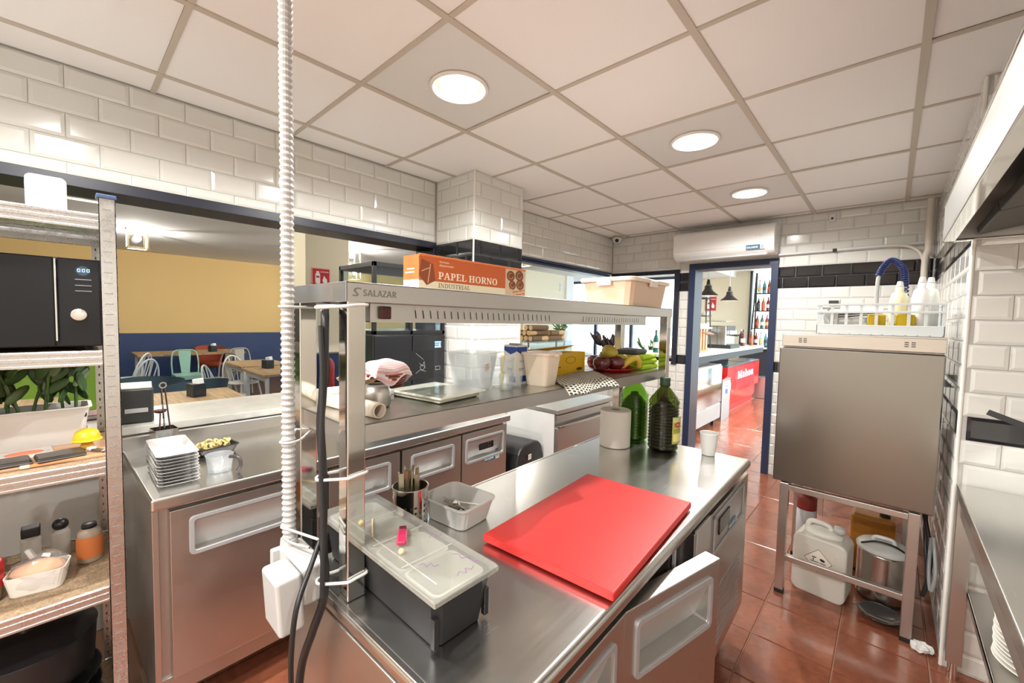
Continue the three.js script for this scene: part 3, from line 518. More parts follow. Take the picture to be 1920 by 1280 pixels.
// perforated cutlery cylinder with knives
{
  const C = [-.978, WY, -.655], R = .049, Hh = .125;
  const g = thing('cutlery_cylinder', 'perforated stainless steel cutlery holder full of knives', 'cutlery holder', C);
  const s = new THREE.Shape(); const W = 2 * Math.PI * R; s.moveTo(0, 0); s.lineTo(W, 0); s.lineTo(W, Hh); s.lineTo(0, Hh); s.closePath();
  for (let a = 0; a < 22; a++) for (let b = 0; b < 5; b++) { const p = new THREE.Path(); p.absarc((a + .5) / 22 * W, .016 + b * .0155, .0034, 0, 7, true); s.holes.push(p); }
  const sg = new THREE.ShapeGeometry(s, 5), p = sg.attributes.position; // roll the punched sheet into a cylinder
  const dense = (() => { const gs = []; const cols = 44; for (let a = 0; a < 22; a++) { const u0 = a / 22 * W, u1 = (a + 1) / 22 * W, um = (u0 + u1) / 2; const q = new THREE.Shape(); q.moveTo(u0, 0); q.lineTo(um, 0); q.lineTo(u1, 0); q.lineTo(u1, .086); q.lineTo(um, .086); q.lineTo(u0, .086); q.closePath(); for (let b = 0; b < 5; b++) { const h = new THREE.Path(); h.absarc(um, .016 + b * .0155, .0034, 0, 7, true); q.holes.push(h); } gs.push(new THREE.ShapeGeometry(q, 4)); } return join(gs); })();
  const dp = dense.attributes.position, dn = dense.attributes.normal; for (let i = 0; i < dp.count; i++) { const a = dp.getX(i) / R, y = dp.getY(i); dp.setXYZ(i, R * Math.sin(a), y, R * Math.cos(a)); dn.setXYZ(i, Math.sin(a), 0, Math.cos(a)); }
  part(g, 'perforated_wall', dense, STEEL_POL);
  part(g, 'rim', join([cyl(R, R, Hh - .085, 44, true).translate(0, .086 + (Hh - .086) / 2, 0), new THREE.TorusGeometry(R, .0022, 8, 40).rotateX(Math.PI / 2).translate(0, Hh, 0)]), STEEL_POL);
  part(g, 'base', cyl(R - .001, R - .001, .003, 32), STEEL_POL, [0, .002, 0]);
  const kn = join([at(box(.014, .075, .003, .001, 1), 0, .125, 0), at(box(.018, .10, .0015, 0), 0, .06, 0)]);
  const KM = std([.50, .44, .30], .3, .8);
  for (let k = 0; k < 11; k++) { const a = k * 2.4, r = .008 + .026 * Math.sqrt(k / 11); single('table_knife', 'table knife standing in the perforated holder', 'knife', kn, KM, [C[0] + r * Math.sin(a), WY + .006, C[2] + r * Math.cos(a)], [rr(-.10, .10), rr(0, 3), rr(-.12, .05)], 'knives in the perforated holder'); }
}
// condiment box with clear lid
{
  const x0 = -1.02, x1 = -.56, z0 = -.434, z1 = -.565;
  const g = thing('condiment_box', 'black condiment organiser with clear lid and four inserts', 'organiser', [(x0 + x1) / 2, WY, (z0 + z1) / 2]);
  part(g, 'tray', tub(.43, .118, .455, .140, .095, .012, .003, .004), phy([.016, .016, .017], .55, 0, { specularIntensity: .5 }));
  for (const [x, z] of [[-.217, .062], [.217, .062], [-.217, -.062], [.217, -.062]]) part(g, 'corner_rib', box(.012, .055, .012, .002, 1), BLACKP, [x, .035, z]);
  for (let k = 0; k < 4; k++) part(g, 'insert', tub(.095, .105, .103, .118, .080, .012, .002, .003), std([.78, .78, .74], .4), [-.165 + k * .11, .015, 0]);
  const lid = join([uvm(at(ext(rrect(.474, .156, .010), .003, .001), 0, .1055, 0, -Math.PI / 2)), at(box(.474, .010, .003, .001, 1), 0, .103, .0775), at(box(.474, .010, .003, .001, 1), 0, .103, -.0775), at(box(.003, .010, .156, .001, 1), .2365, .103, 0), at(box(.003, .010, .156, .001, 1), -.2365, .103, 0)]);
  part(g, 'lid', lid, phy([.84, .84, .80], .18, 0, { transmission: .82, thickness: 0, ior: 1.45 }));
  part(g, 'lid_ridge', join([-.11, 0, .11].map(x => at(box(.004, .002, .125, .0008, 1), x, .1098, 0)).concat([at(box(.40, .002, .003, .0008, 1), 0, .1098, .045)])), phy([.86, .86, .83], .18, 0, { transmission: .7, thickness: 0 }));
  const PUR = std([.30, .14, .36], .6);
  for (const [x, z, w, r] of [[.17, -.048, .032, .4], [.06, -.058, .016, 1.3], [.14, .02, .02, .8], [.205, -.02, .022, 1.6]]) part(g, 'marker_scribble', tube([[-w, 0, 0], [-w * .5, 0, -.006], [-w * .2, 0, .005], [w * .2, 0, -.006], [w * .5, 0, .004], [w, 0, -.002]], .0006, 30, 5), PUR, [x, .1098, z], [0, r, 0]);
}
{
  const g = thing('lighter', 'pink lighter lying on the clear organiser lid', 'lighter', [-.765, WY + .1125, -.492], -.62);
  part(g, 'body', box(.055, .011, .022, .005, 3), phy([.52, .03, .10], .25, 0, { clearcoat: .3 }), [0, .006, 0]);
  part(g, 'metal_head', box(.016, .011, .018, .003), std([.25, .03, .08], .3, .6), [-.034, .006, 0]);
}
single('wooden_stick', 'thin wooden stick on the organiser lid beside the lighter', 'stick', rod([-.04, 0, 0], [.04, 0, 0], .002, 6), std([.72, .60, .36], .7), [-.86, WY + .1125, -.475], [0, -.5, 0]);
single('foam_plug', 'pale yellow plug beside the pink lighter', 'plug', lathe([[.0001, 0], [.005, .001], [.006, .006], [.004, .010], [.0001, .011]], 12), std([.80, .72, .36], .8), [-.722, WY + .1105, -.463]);

// ---------------------------------------------------------------- on the middle shelf of the gantry
{
  const g = thing('cardboard_tube', 'empty cardboard tube lying on the middle shelf behind the post', 'tube', [-.83, MY + .0185, -.475], .12);
  part(g, 'tube', uvm(at(lathe([[.0145, 0], [.018, 0], [.018, .22], [.0145, .22], [.0145, 0]], 24), 0, 0, 0, 0, 0, Math.PI / 2)), std([.74, .66, .54], .9));
}
{
  const g = thing('steel_pot', 'small dented stainless steel cup on the middle shelf beside the post', 'pot', [-.955, MY, -.535], 0);
  part(g, 'pot', lathe([[.0001, 0], [.032, 0], [.036, .006], [.037, .038], [.032, .052], [.022, .058], [.021, .056], [.030, .050], [.034, .038], [.033, .008], [.0001, .004]], 30), STEEL);
}
{
  const g = thing('kitchen_scale', 'flat pale glass kitchen scale on the middle shelf', 'scale', [-.965, MY, -.735], .13);
  part(g, 'base', box(.185, .010, .165, .004), std([.62, .62, .52], .4), [0, .008, 0]);
  part(g, 'platform', box(.215, .007, .190, .003), phy([.72, .76, .64], .1, 0, { clearcoat: 1, clearcoatRoughness: .03 }), [0, .018, 0]);
  part(g, 'display', box(.05, .001, .02, 0), std([.45, .50, .42], .2), [.06, .0220, .06]);
  for (const [x, z] of [[-.08, -.07], [.08, -.07], [-.08, .07], [.08, .07]]) part(g, 'foot', cyl(.008, .008, .004, 10), BLACKM, [x, .002, z]);
}
{
  const g = thing('clear_container', 'empty clear plastic food container with a small label', 'container', [-1.0, MY, -.905], .3);
  part(g, 'walls', tub(.098, .098, .128, .128, .118, .018, .002, .006), PLASTIC_CLEAR);
  printed(g, 'label', .030, .024, print(128, 96, (c, w, h) => { c.fillStyle = '#efe3dc'; c.fillRect(0, 0, w, h); c.fillStyle = '#c0503c'; c.fillRect(40, 14, 48, 10); c.fillStyle = '#a8766a'; c.fillRect(12, 44, 104, 8); c.fillRect(12, 64, 90, 8); }), [.062, .075, .016], [0, Math.PI / 2, 0], {}, .001);
}
{
  const gl = lathe([[.0001, .006], [.016, .006], [.018, 0], [.020, .002], [.025, .052], [.0235, .052], [.0185, .008], [.0001, .010]], 20), gm = phy([.95, .97, .98], .03, 0, { transmission: .95, thickness: 0, ior: 1.5 });
  const spots = [[-.915, 0, -.975], [-.968, 0, -.987], [-.925, 0, -1.030], [-.915, .053, -.975], [-.968, .053, -.987]];
  spots.forEach(([x, y, z]) => single('shot_glass', 'small clear glass between container and milk carton', 'glass', gl, gm, [x, MY + y, z], [0, 0, 0], 'small stacked glasses'));
}
{
  const t = print(256, 512, (c, w, h) => { c.fillStyle = '#e9e6dc'; c.fillRect(0, 0, w, h); c.fillStyle = '#274a9a'; c.beginPath(); c.moveTo(0, 20); c.lineTo(w, 20); c.lineTo(w, 80); c.lineTo(140, 120); c.lineTo(0, 70); c.fill(); c.fillRect(110, 400, 146, 80); c.fillStyle = '#6a7486'; c.font = 'italic 40px serif'; c.fillText('leche', 80, 220); c.fillRect(70, 300, 120, 8); c.fillRect(70, 320, 100, 8); });
  const g = thing('milk_carton', 'white and blue milk carton on the middle shelf', 'carton', [-.985, MY, -1.095], 0);
  part(g, 'carton', new THREE.BoxGeometry(.058, .138, .058), new THREE.MeshStandardMaterial({ map: t, roughness: .45 }), [0, .069, 0]);
  part(g, 'top_seam', box(.058, .006, .010, .002), std([.55, .60, .72], .4), [0, .141, 0]);
}
{
  const g = thing('cream_tub', 'tall cream plastic tub with lid in front of the yellow box', 'tub', [-.905, MY, -1.145], .12);
  part(g, 'tub', tub(.082, .082, .105, .105, .108, .016, .002, 0), std([.80, .70, .55], .4));
  part(g, 'lid', uvm(at(ext(rrect(.112, .112, .018), .006, .002), 0, .109, 0, -Math.PI / 2)), std([.80, .66, .56], .4));
  part(g, 'lid_tab', box(.02, .010, .012, .003), std([.80, .66, .56], .4), [.058, .108, 0]);
}
{
  const t = print(512, 256, (c, w, h) => { c.fillStyle = '#e3b41c'; c.fillRect(0, 0, w, h); c.strokeStyle = '#6b5a12'; c.lineWidth = 5; c.beginPath(); c.arc(390, 90, 40, 0, 7); c.stroke(); c.fillStyle = '#55480f'; c.fillRect(200, 160, 110, 10); c.fillRect(210, 185, 80, 10); c.beginPath(); c.ellipse(465, 205, 26, 18, 0, 0, 7); c.fill(); c.fillRect(60, 60, 90, 60); });
  const M = new THREE.MeshStandardMaterial({ map: t, roughness: .55 }), Y = std([.72, .44, .02], .55);
  const g = thing('yellow_box', 'long yellow cardboard dispenser box with raised flap', 'box', [-1.05, MY, -1.36], 0);
  part(g, 'carton', new THREE.BoxGeometry(.080, .092, .46), [M, M, Y, Y, Y, Y], [0, .046, 0]);
  part(g, 'flap', at(box(.06, .002, .40, 0), -.01, .105, .02, .03, 0, .35), Y);
}
{
  // woven mat that hangs over the shelf edge
  const g = thing('woven_mat', 'black and white woven anti-slip mat hanging over the shelf edge', 'mat', [-.885, MY + .004, -1.345], 0);
  const nx = 18, nz = 24, pg = new THREE.PlaneGeometry(1, 1, nx, nz), p = pg.attributes.position, uv = pg.attributes.uv;
  for (let i = 0; i < p.count; i++) {
    const a = uv.getX(i), b = uv.getY(i), s = a * .245; let x = -.10 + s, y = .0015 * Math.sin(b * 19 + a * 6); if (s > .185) { const d = s - .185; x = .085 + d * .93; y -= d * .30 - .003 * Math.sin(d * 40); }
    if (s > .16 && s <= .185) y += .003 * Math.sin((s - .16) / .025 * Math.PI);
    p.setXYZ(i, x + .012 * Math.sin(b * 7), y + .004, .055 - .31 * b + .20 * a);
  }
  pg.computeVertexNormals();
  const t = print(256, 256, (c, w, h) => { c.fillStyle = '#d9d4c4'; c.fillRect(0, 0, w, h); c.fillStyle = '#2a2926'; for (let a = -1; a < 7; a++) for (let b = 0; b < 6; b++) { c.beginPath(); c.ellipse(a * 42.7 + (b % 2) * 21.3 + 14, b * 42.7 + 21, 14, 16, .6, 0, 7); c.fill(); } });
  t.wrapS = t.wrapT = THREE.RepeatWrapping; t.repeat.set(2.2, 3);
  const back = pg.clone(); back.translate(0, -.003, 0); const bi = back.index.array; for (let i = 0; i < bi.length; i += 3) { const q = bi[i]; bi[i] = bi[i + 1]; bi[i + 1] = q; } back.computeVertexNormals();
  part(g, 'weave', join([pg, back]), new THREE.MeshStandardMaterial({ map: t, roughness: .9, side: THREE.DoubleSide }));
}
{
  const g = thing('fruit_tray', 'red oval tray of fruit on the middle shelf', 'tray', [-.955, MY, -1.735]);
  const lg = lathe([[.0001, .003], [.075, .003], [.10, .016], [.104, .018], [.104, .015], [.078, 0], [.0001, 0]], 40); lg.scale(1, 1, 1.08);
  part(g, 'tray', lg, std([.42, .015, .012], .3));
  const apple = lathe([[.0001, .006], [.012, .001], [.026, .008], [.034, .026], [.032, .044], [.020, .056], [.008, .056], [.0001, .050]], 22), mango = lathe([[.0001, 0], [.018, .006], [.030, .026], [.032, .046], [.024, .068], [.010, .080], [.0001, .083]], 22), AP = phy([.10, .008, .010], .2, 0, { clearcoat: .4 }), MG = std([.48, .38, .06], .4), MG2 = std([.34, .30, .05], .4), stem = rod([0, .048, 0], [.003, .062, 0], .0015, 5), SM = std([.10, .06, .03], .9);
  const fruit = (n, l, geo, m, x, y, z, r = [0, 0, 0], s = 1) => { const f = thing(n, l, 'fruit', [x, MY + y, z]); const q = part(f, 'flesh', geo, m, [0, 0, 0], r); q.scale.setScalar(s); q.scale.multiplyScalar(1.18); if (n === 'apple') part(f, 'stem', stem, SM); };
  fruit('apple', 'dark red apple nearest the yellow box', apple, AP, -.955, .004, -1.645, [0, 0, 0]);
  fruit('apple', 'dark red apple in the middle of the red tray', apple, AP, -.915, .004, -1.715, [0, 0, .2]);
  fruit('apple', 'dark red apple hidden at the back of the tray', apple, AP, -1.015, .004, -1.690);
  fruit('mango', 'yellow green mango standing on top of the apples', mango, MG, -.915, .078, -1.705, [-.5, 0, 1.25], .85);
  fruit('mango', 'greenish mango behind the apples', mango, MG2, -.995, .022, -1.785, [.6, 0, .3], .8);
  const ban = (a, l, off, c) => { const b = thing('banana', l, 'fruit', [-.925 + off, MY + .018, -1.795]); const pts = []; for (let k = 0; k <= 10; k++) { const t = k / 10; pts.push([.045 * Math.sin(t * 2.2) * a, .004 + .045 * Math.sin(t * Math.PI) * .9, .05 - .09 * t]); } part(b, 'peel', tube(pts, .0135, 24, 10), std(c, .45)); part(b, 'tip', new THREE.SphereGeometry(.012, 10, 8), std([.10, .07, .03], .7), pts[10]); };
  ban(1, 'yellow banana at the front of the red tray', .02, [.66, .46, .05]); ban(.6, 'speckled banana leaning against the mango', -.025, [.60, .44, .07]);
}
{
  const cloth = (w, d, h, y, x, z, ry, name, label, mat, seedk) => {
    const g = thing(name, label, 'cloth', [x, MY + y, z], ry, name === 'folded_cloth' ? 'folded cloths beside the gantry post' : undefined);
    const bg = new RoundedBoxGeometry(w, h, d, 6, h * .48), p = bg.attributes.position; for (let i = 0; i < p.count; i++) { const X = p.getX(i), Z = p.getZ(i); p.setY(i, p.getY(i) + .004 * Math.sin(X * 40 + seedk) * Math.cos(Z * 31 + seedk * 2)); } bg.computeVertexNormals();
    part(g, 'fold', uvm(bg), mat);
    part(g, 'hem', uvm(at(box(w * .96, h * .28, .004, .001, 1), 0, 0, d / 2)), mat);
  };
  const NEON = std([.42, .62, .02], .95, 0, { bumpMap: rep(texGrain, 20), bumpScale: .001 }), GREYC = std([.085, .085, .09], .95, 0, { bumpMap: rep(texGrain, 20), bumpScale: .001 });
  cloth(.185, .19, .027, .014, -.95, -1.945, .04, 'folded_cloth', 'neon yellow folded cloth at the bottom of the pile', NEON, 1);
  cloth(.18, .18, .024, .038, -.953, -1.943, -.05, 'folded_cloth', 'neon yellow folded cloth in the middle of the pile', NEON, 2.2);
  cloth(.175, .17, .020, .059, -.950, -1.945, .07, 'folded_cloth', 'neon yellow folded cloth on top of the pile', NEON, 3.1);
  cloth(.12, .15, .024, .081, -.965, -1.945, .1, 'grey_cloth', 'dark grey folded cloth lying on the neon pile', GREYC, 4.2);
}
// ---------------------------------------------------------------- on the top shelf
{
  const t = print(1024, 256, (c, w, h) => {
    c.fillStyle = '#c9622f'; c.fillRect(0, 0, w, h); c.fillStyle = '#ece2c4'; c.fillRect(0, 186, w, 70);
    c.fillStyle = '#8d4a2a'; c.beginPath(); c.moveTo(20, 30); c.lineTo(110, 60); c.lineTo(130, 180); c.lineTo(60, 220); c.lineTo(0, 150); c.fill(); c.strokeStyle = '#e9b48c'; c.lineWidth = 6; c.beginPath(); c.moveTo(20, 120); c.lineTo(80, 90); c.moveTo(70, 200); c.lineTo(90, 60); c.stroke();
    c.fillStyle = '#f6ead6'; c.font = 'bold 74px serif'; c.fillText('PAPEL HORNO', 150, 166); c.font = '22px sans-serif'; c.fillText('formato', 160, 44); c.fillText('dispensador', 160, 70); c.fillStyle = '#4a3a2a'; c.font = '46px serif'; c.fillText('INDUSTRIAL', 152, 230);
    c.fillStyle = '#d8c2a4'; c.fillRect(790, 0, 234, h); for (const [x, y, r] of [[850, 70, 46], [950, 60, 48], [870, 150, 40], [960, 140, 46]]) { c.fillStyle = '#7c452c'; c.beginPath(); c.arc(x, y, r, 0, 7); c.fill(); c.strokeStyle = '#c78a5c'; c.lineWidth = 7; c.beginPath(); c.arc(x, y, r * .55, 0, 5); c.stroke(); } c.fillStyle = '#cf7448'; for (let k = 0; k < 16; k++) c.fillRect(840 + (k * 37) % 150, 180 + (k * 23) % 60, 30, 9); });
  const te = print(128, 256, (c, w, h) => { c.fillStyle = '#c9622f'; c.fillRect(0, 0, w, h); c.fillStyle = '#ece2c4'; c.fillRect(0, 180, w, 76); c.fillStyle = '#f6ead6'; c.fillRect(30, 96, 60, 8); c.fillRect(16, 120, 74, 10); });
  const F = new THREE.MeshStandardMaterial({ map: t, roughness: .5 }), E = new THREE.MeshStandardMaterial({ map: te, roughness: .5 }), O = std([.72, .19, .05], .5);
  const g = thing('baking_paper_box', 'long orange baking paper box reading PAPEL HORNO on the top shelf', 'box', [-.905, GY, -.805]);
  part(g, 'carton', new THREE.BoxGeometry(.068, .088, .405), [F, F, O, O, E, E], [0, .044, 0]);
  part(g, 'lid_edge', box(.003, .006, .405, .001), O, [.034, .087, 0]);
}
{
  const g = thing('lidded_tub', 'large cream food tub with lid at the far end of the top shelf', 'tub', [-.945, GY, -1.83]);
  part(g, 'tub', tub(.225, .355, .25, .385, .108, .03, .003, .004), phy([.84, .62, .44], .4, 0, { transmission: .2, thickness: 0 }));
  part(g, 'lid', uvm(at(ext(rrect(.27, .405, .035), .010, .004), 0, .112, 0, -Math.PI / 2)), phy([.88, .76, .66], .35, 0, { transmission: .15, thickness: 0 }));
  part(g, 'lid_clip', join([at(box(.012, .03, .07, .003), .137, .105, 0), at(box(.07, .03, .012, .003), 0, .105, .205)]), std([.84, .74, .66], .4));
}

// ---------------------------------------------------------------- on the counter under the hatch
{
  const pg = (() => { const w = .285, d = .118, h = .014; return tub(w * .80, d * .70, w, d, h, .012, .003, 0); })(), pm = phy([.66, .655, .64], .18, 0, { clearcoat: .5 });
  const prt = print(256, 128, (c, w, h) => { c.fillStyle = '#dedbd4'; c.fillRect(0, 0, w, h); c.strokeStyle = '#7e8796'; c.lineWidth = 5; for (const [x, y] of [[70, 40], [120, 36], [170, 52], [110, 86], [160, 92]]) { c.beginPath(); c.ellipse(x, y, 18, 9, .5, 0, 7); c.stroke(); } });
  for (let k = 0; k < 10; k++) {
    const g = thing('rectangular_plate', k === 9 ? 'white rectangular plate with blue motif on top of the stack' : 'plain white rectangular plate inside the stack on the counter', 'plate', [-1.915 + rr(-.003, .003), .8505 + k * .0112, -.262 + rr(-.002, .002)], rr(-.015, .015), 'stacked rectangular plates');
    part(g, 'dish', pg, pm); if (k === 9) printed(g, 'motif', .15, .055, prt, [0, .0042, 0], [-Math.PI / 2, 0, 0], {}, .0008);
  }
}
{
  const g = thing('utensil_can', 'square steel utensil can beside the plate stack', 'utensil holder', [-2.27, .8505, -.285], .1);
  const cs = new THREE.Shape(); cs.moveTo(-.040, 0); cs.lineTo(.040, 0); cs.lineTo(.040, .105); cs.lineTo(-.040, .105); cs.closePath();
  for (const x of [-.02, 0, .02]) { const p = new THREE.Path(); p.absarc(x, .062, .006, 0, Math.PI, false); p.lineTo(x - .002, .045); p.lineTo(x + .002, .045); p.closePath(); cs.holes.push(p); }
  for (const a of [0, 1, 2, 3]) part(g, 'side', uvm(ext(cs, .0015)), STEEL_POL, [.0385 * Math.sin(a * Math.PI / 2), 0, .0385 * Math.cos(a * Math.PI / 2)], [0, a * Math.PI / 2, 0]);
  part(g, 'bottom', box(.078, .002, .078, 0), STEEL_POL, [0, .001, 0]);
  const tg = thing('tongs', 'steel serving tongs standing in the utensil can', 'tongs', [-2.262, .862, -.300], .1);
  part(tg, 'arm', bar([.0, 0, .010], [-.004, .265, .022], .018, .002), STEEL_POL); part(tg, 'arm', bar([.0, 0, -.012], [-.004, .265, .010], .018, .002), std([.12, .07, .06], .4, .5)); part(tg, 'ring', at(new THREE.TorusGeometry(.011, .003, 8, 20), -.004, .278, .016, 0, Math.PI / 2, 0), STEEL_POL);
  const sg = thing('serving_spoon', 'dark handled serving spoon in the utensil can', 'spoon', [-2.285, .862, -.268], 0);
  part(sg, 'handle', bar([0, 0, 0], [-.02, .15, -.01], .012, .004), std([.08, .035, .03], .5)); part(sg, 'bowl', at(lathe([[.0001, .0], [.018, .006], [.024, .016]], 16), -.02, .15, -.01), std([.12, .05, .04], .5));
}
{
  const g = thing('card_terminal', 'black till printer standing on the hatch sill beside the shelving', 'printer', [-2.56, .9405, -.225], -.1);
  part(g, 'body', box(.11, .16, .12, .012), std([.022, .024, .024], .4), [0, .08, 0]);
  part(g, 'paper_lid', at(box(.10, .008, .11, .003), 0, .168, 0, 0, 0, -.12), std([.62, .62, .58], .5));
  part(g, 'paper_slot', span(.04, .058, .05, .07, -.04, .04, .002), GREYP);
}
{
  const g = thing('snack_tray', 'small black tray of yellow ring snacks on the counter', 'tray', [-2.13, .8505, -.435], .15);
  part(g, 'tray', tub(.080, .125, .10, .15, .028, .012, .003, .003), BLACKP);
  const ring = new THREE.TorusGeometry(.011, .0045, 8, 14), RM = [std([.72, .58, .26], .6), std([.62, .50, .20], .6)];
  for (let k = 0; k < 26; k++) single('ring_snack', 'yellow ring snack heaped in the small black tray', 'snack', ring, RM[k % 2], [-2.13 + rr(-.034, .034), .876 + .008 * Math.floor(k / 10) + rr(0, .004), -.435 + rr(-.055, .055)], [rr(-1, 1), rr(0, 3), rr(-1, 1)], 'ring snacks in the black tray');
}
{
  const g = thing('measuring_jug', 'small clear measuring jug with handle behind the plate stack', 'jug', [-1.862, .8505, -.395], 0);
  part(g, 'jug', lathe([[.0001, .003], [.034, .003], [.036, 0], [.038, .004], [.044, .062], [.046, .064], [.0425, .063], [.036, .006], [.0001, .006]], 28), PLASTIC_CLEAR);
  part(g, 'handle', tube([[.036, .058, -.025], [.062, .056, -.045], [.070, .030, -.052], [.058, .006, -.044]], .007, 24, 8), std([.06, .05, .05], .3));
}
{
  const g = thing('flat_box_stack', 'stack of flat white boxes on the middle shelf between the posts', 'box stack', [-1.075, MY, -.555], 0);
  for (let k = 0; k < 2; k++) part(g, 'box', box(.15, .014, .12, .003), std([.78, .77, .74], .6), [0, .0075 + k * .0145, 0], [0, rr(-.04, .04), 0]);
}
{
  const g = thing('snack_bowl', 'brown wooden bowl with pink wrapped sweets on the white boxes', 'bowl', [-1.085, MY + .0295, -.552], 0);
  part(g, 'bowl', lathe([[.0001, .0], [.03, 0], [.053, .026], [.055, .029], [.050, .027], [.03, .005], [.0001, .004]], 30), std([.24, .12, .05], .5));
  for (let k = 0; k < 9; k++) single('wrapped_sweet', 'pink and white wrapped sweet in the brown bowl', 'sweet', box(.026, .012, .018, .005), std(k % 3 ? [.72, .36, .30] : [.78, .74, .70], .5), [-1.085 + rr(-.028, .028), MY + .048 + .008 * Math.floor(k / 4), -.552 + rr(-.028, .028)], [rr(-.4, .4), rr(0, 3), rr(-.4, .4)], 'wrapped sweets in the bowl');
}
// bread basket under a checked cloth
{
  const C = [-1.118, MY, -.655];
  const g = thing('bread_basket', 'small reddish wicker basket behind the scale', 'basket', C, .1);
  const rings = []; for (let k = 0; k < 8; k++) { const a = .038 + .0016 * k, pts = []; for (let i = 0; i < 32; i++) { const t = i / 32 * Math.PI * 2, w = .0018 * (((i + k) % 2) ? 1 : -1); pts.push([(a + w) * Math.cos(t), .006 + k * .0075, (a + .014 + w) * Math.sin(t)]); } rings.push(tube(pts, .0038, 64, 6, true)); }
  part(g, 'weave', join(rings), std([.20, .045, .025], .45));
  part(g, 'base', at(cyl(.038, .038, .004, 30), 0, .003, 0), std([.16, .04, .02], .6));
  const n = 30, pg = new THREE.PlaneGeometry(1, 1, n, n), p = pg.attributes.position;
  for (let i = 0; i < p.count; i++) { const u = p.getX(i) * 2, v = p.getY(i) * 2, r = Math.sqrt(u * u + v * v), q = Math.max(Math.abs(u), Math.abs(v)); let y = .100 - .042 * q * q * q + .004 * Math.sin(u * 5 + 1) * Math.cos(v * 4), x = u * .050, z = v * .066; const a = Math.atan2(v, u); if (q > .86) y -= (q - .86) * (.12 + .10 * Math.sin(a * 4 + .7)); p.setXYZ(i, x, y, z); }
  pg.computeVertexNormals();
  const t = print(256, 256, (c, w, h) => { c.fillStyle = '#e6e2e0'; c.fillRect(0, 0, w, h); c.fillStyle = 'rgba(190,60,60,.28)'; for (let k = 0; k < 16; k++) { c.fillRect(k * 16, 0, 7, h); c.fillRect(0, k * 16, w, 7); } });
  t.wrapS = t.wrapT = THREE.RepeatWrapping; t.repeat.set(1.6, 1.6);
  const cg = thing('checked_cloth', 'red and white checked cloth covering the bread basket', 'cloth', C, .1);
  part(cg, 'cloth', pg, new THREE.MeshStandardMaterial({ map: t, roughness: .9, side: THREE.DoubleSide }), [0, 0, 0], [0, 0, 0]);
}
// black display fridge at the end of the hatch sill
{
  const g = thing('display_fridge', 'black glass-topped display fridge on the hatch sill beside the pillar', 'display fridge');
  const X = -2.42, B = -2.90, z0 = -1.335, z1 = -1.905, y0 = .9405, y1 = 1.335, y2 = 1.80;
  part(g, 'base_cabinet', span(B, X, y0 + .02, y1, z1, z0, .006), std([.012, .013, .015], .25));
  part(g, 'door', join([span(X, X + .012, y0 + .03, y1 - .01, z0 - .008, (z0 + z1) / 2 + .004), span(X, X + .012, y0 + .03, y1 - .01, (z0 + z1) / 2 - .004, z1 + .008)]), std([.014, .015, .018], .22));
  const fr = []; for (const x of [X - .012, B + .012]) for (const z of [z0 - .012, z1 + .012]) fr.push(span(x - .012, x + .012, y1, y2, z - .012, z + .012)); fr.push(span(X - .024, X, y1, y2, -1.63, -1.61), span(B, X, y2 - .03, y2, z1, z0), span(B, X, y1, y1 + .025, z1, z0));
  part(g, 'frame', join(fr), std([.012, .013, .015], .3));
  part(g, 'pane', span(X - .014, X - .010, y1 + .02, y2 - .02, z1 + .02, z0 - .02, 0), GLASSB); part(g, 'pane', span(B + .02, X - .02, y1 + .02, y2 - .02, z0 - .012, z0 - .008, 0), GLASSB);
  part(g, 'shelf', span(B + .02, X - .02, 1.56, 1.566, z1 + .02, z0 - .02, 0), GLASSB);
  for (const z of [z0 - .05, z1 + .05]) part(g, 'foot', span(B + .04, X - .04, y0, y0 + .022, z - .02, z + .02), BLACKM);
  const sc = print(256, 256, (c, w, h) => { c.fillStyle = '#0c0d10'; c.fillRect(0, 0, w, h); c.strokeStyle = '#8a8c90'; c.lineWidth = 4; c.beginPath(); c.moveTo(60, 20); c.lineTo(140, 80); c.moveTo(100, 110); c.lineTo(130, 140); c.lineTo(150, 100); c.lineTo(160, 160); c.moveTo(60, 200); c.lineTo(110, 170); c.lineTo(170, 190); c.stroke(); c.beginPath(); c.arc(130, 150, 22, 0, 7); c.stroke(); });
  printed(g, 'chalk_drawing', .20, .20, sc, [X + .0128, 1.12, -1.70], [0, Math.PI / 2, 0], {}, .001);
  printed(g, 'sticker', .055, .045, print(128, 100, (c, w, h) => { c.fillStyle = '#cfe4f2'; c.fillRect(0, 0, w, h); c.fillStyle = '#3b8fc4'; c.fillRect(0, 20, w, 60); c.fillStyle = '#f2f6f8'; c.fillRect(80, 34, 36, 40); c.fillRect(10, 44, 50, 8); }), [X + .0130, 1.26, -1.835], [0, Math.PI / 2, 0], {}, .0014);
  printed(g, 'sticker', .05, .035, print(128, 90, (c, w, h) => { c.fillStyle = '#1a1b1e'; c.fillRect(0, 0, w, h); c.strokeStyle = '#9a9ca0'; c.lineWidth = 8; c.strokeRect(14, 14, w - 28, h - 28); }), [X + .0130, 1.09, -1.835], [0, Math.PI / 2, 0], {}, .0014);
}
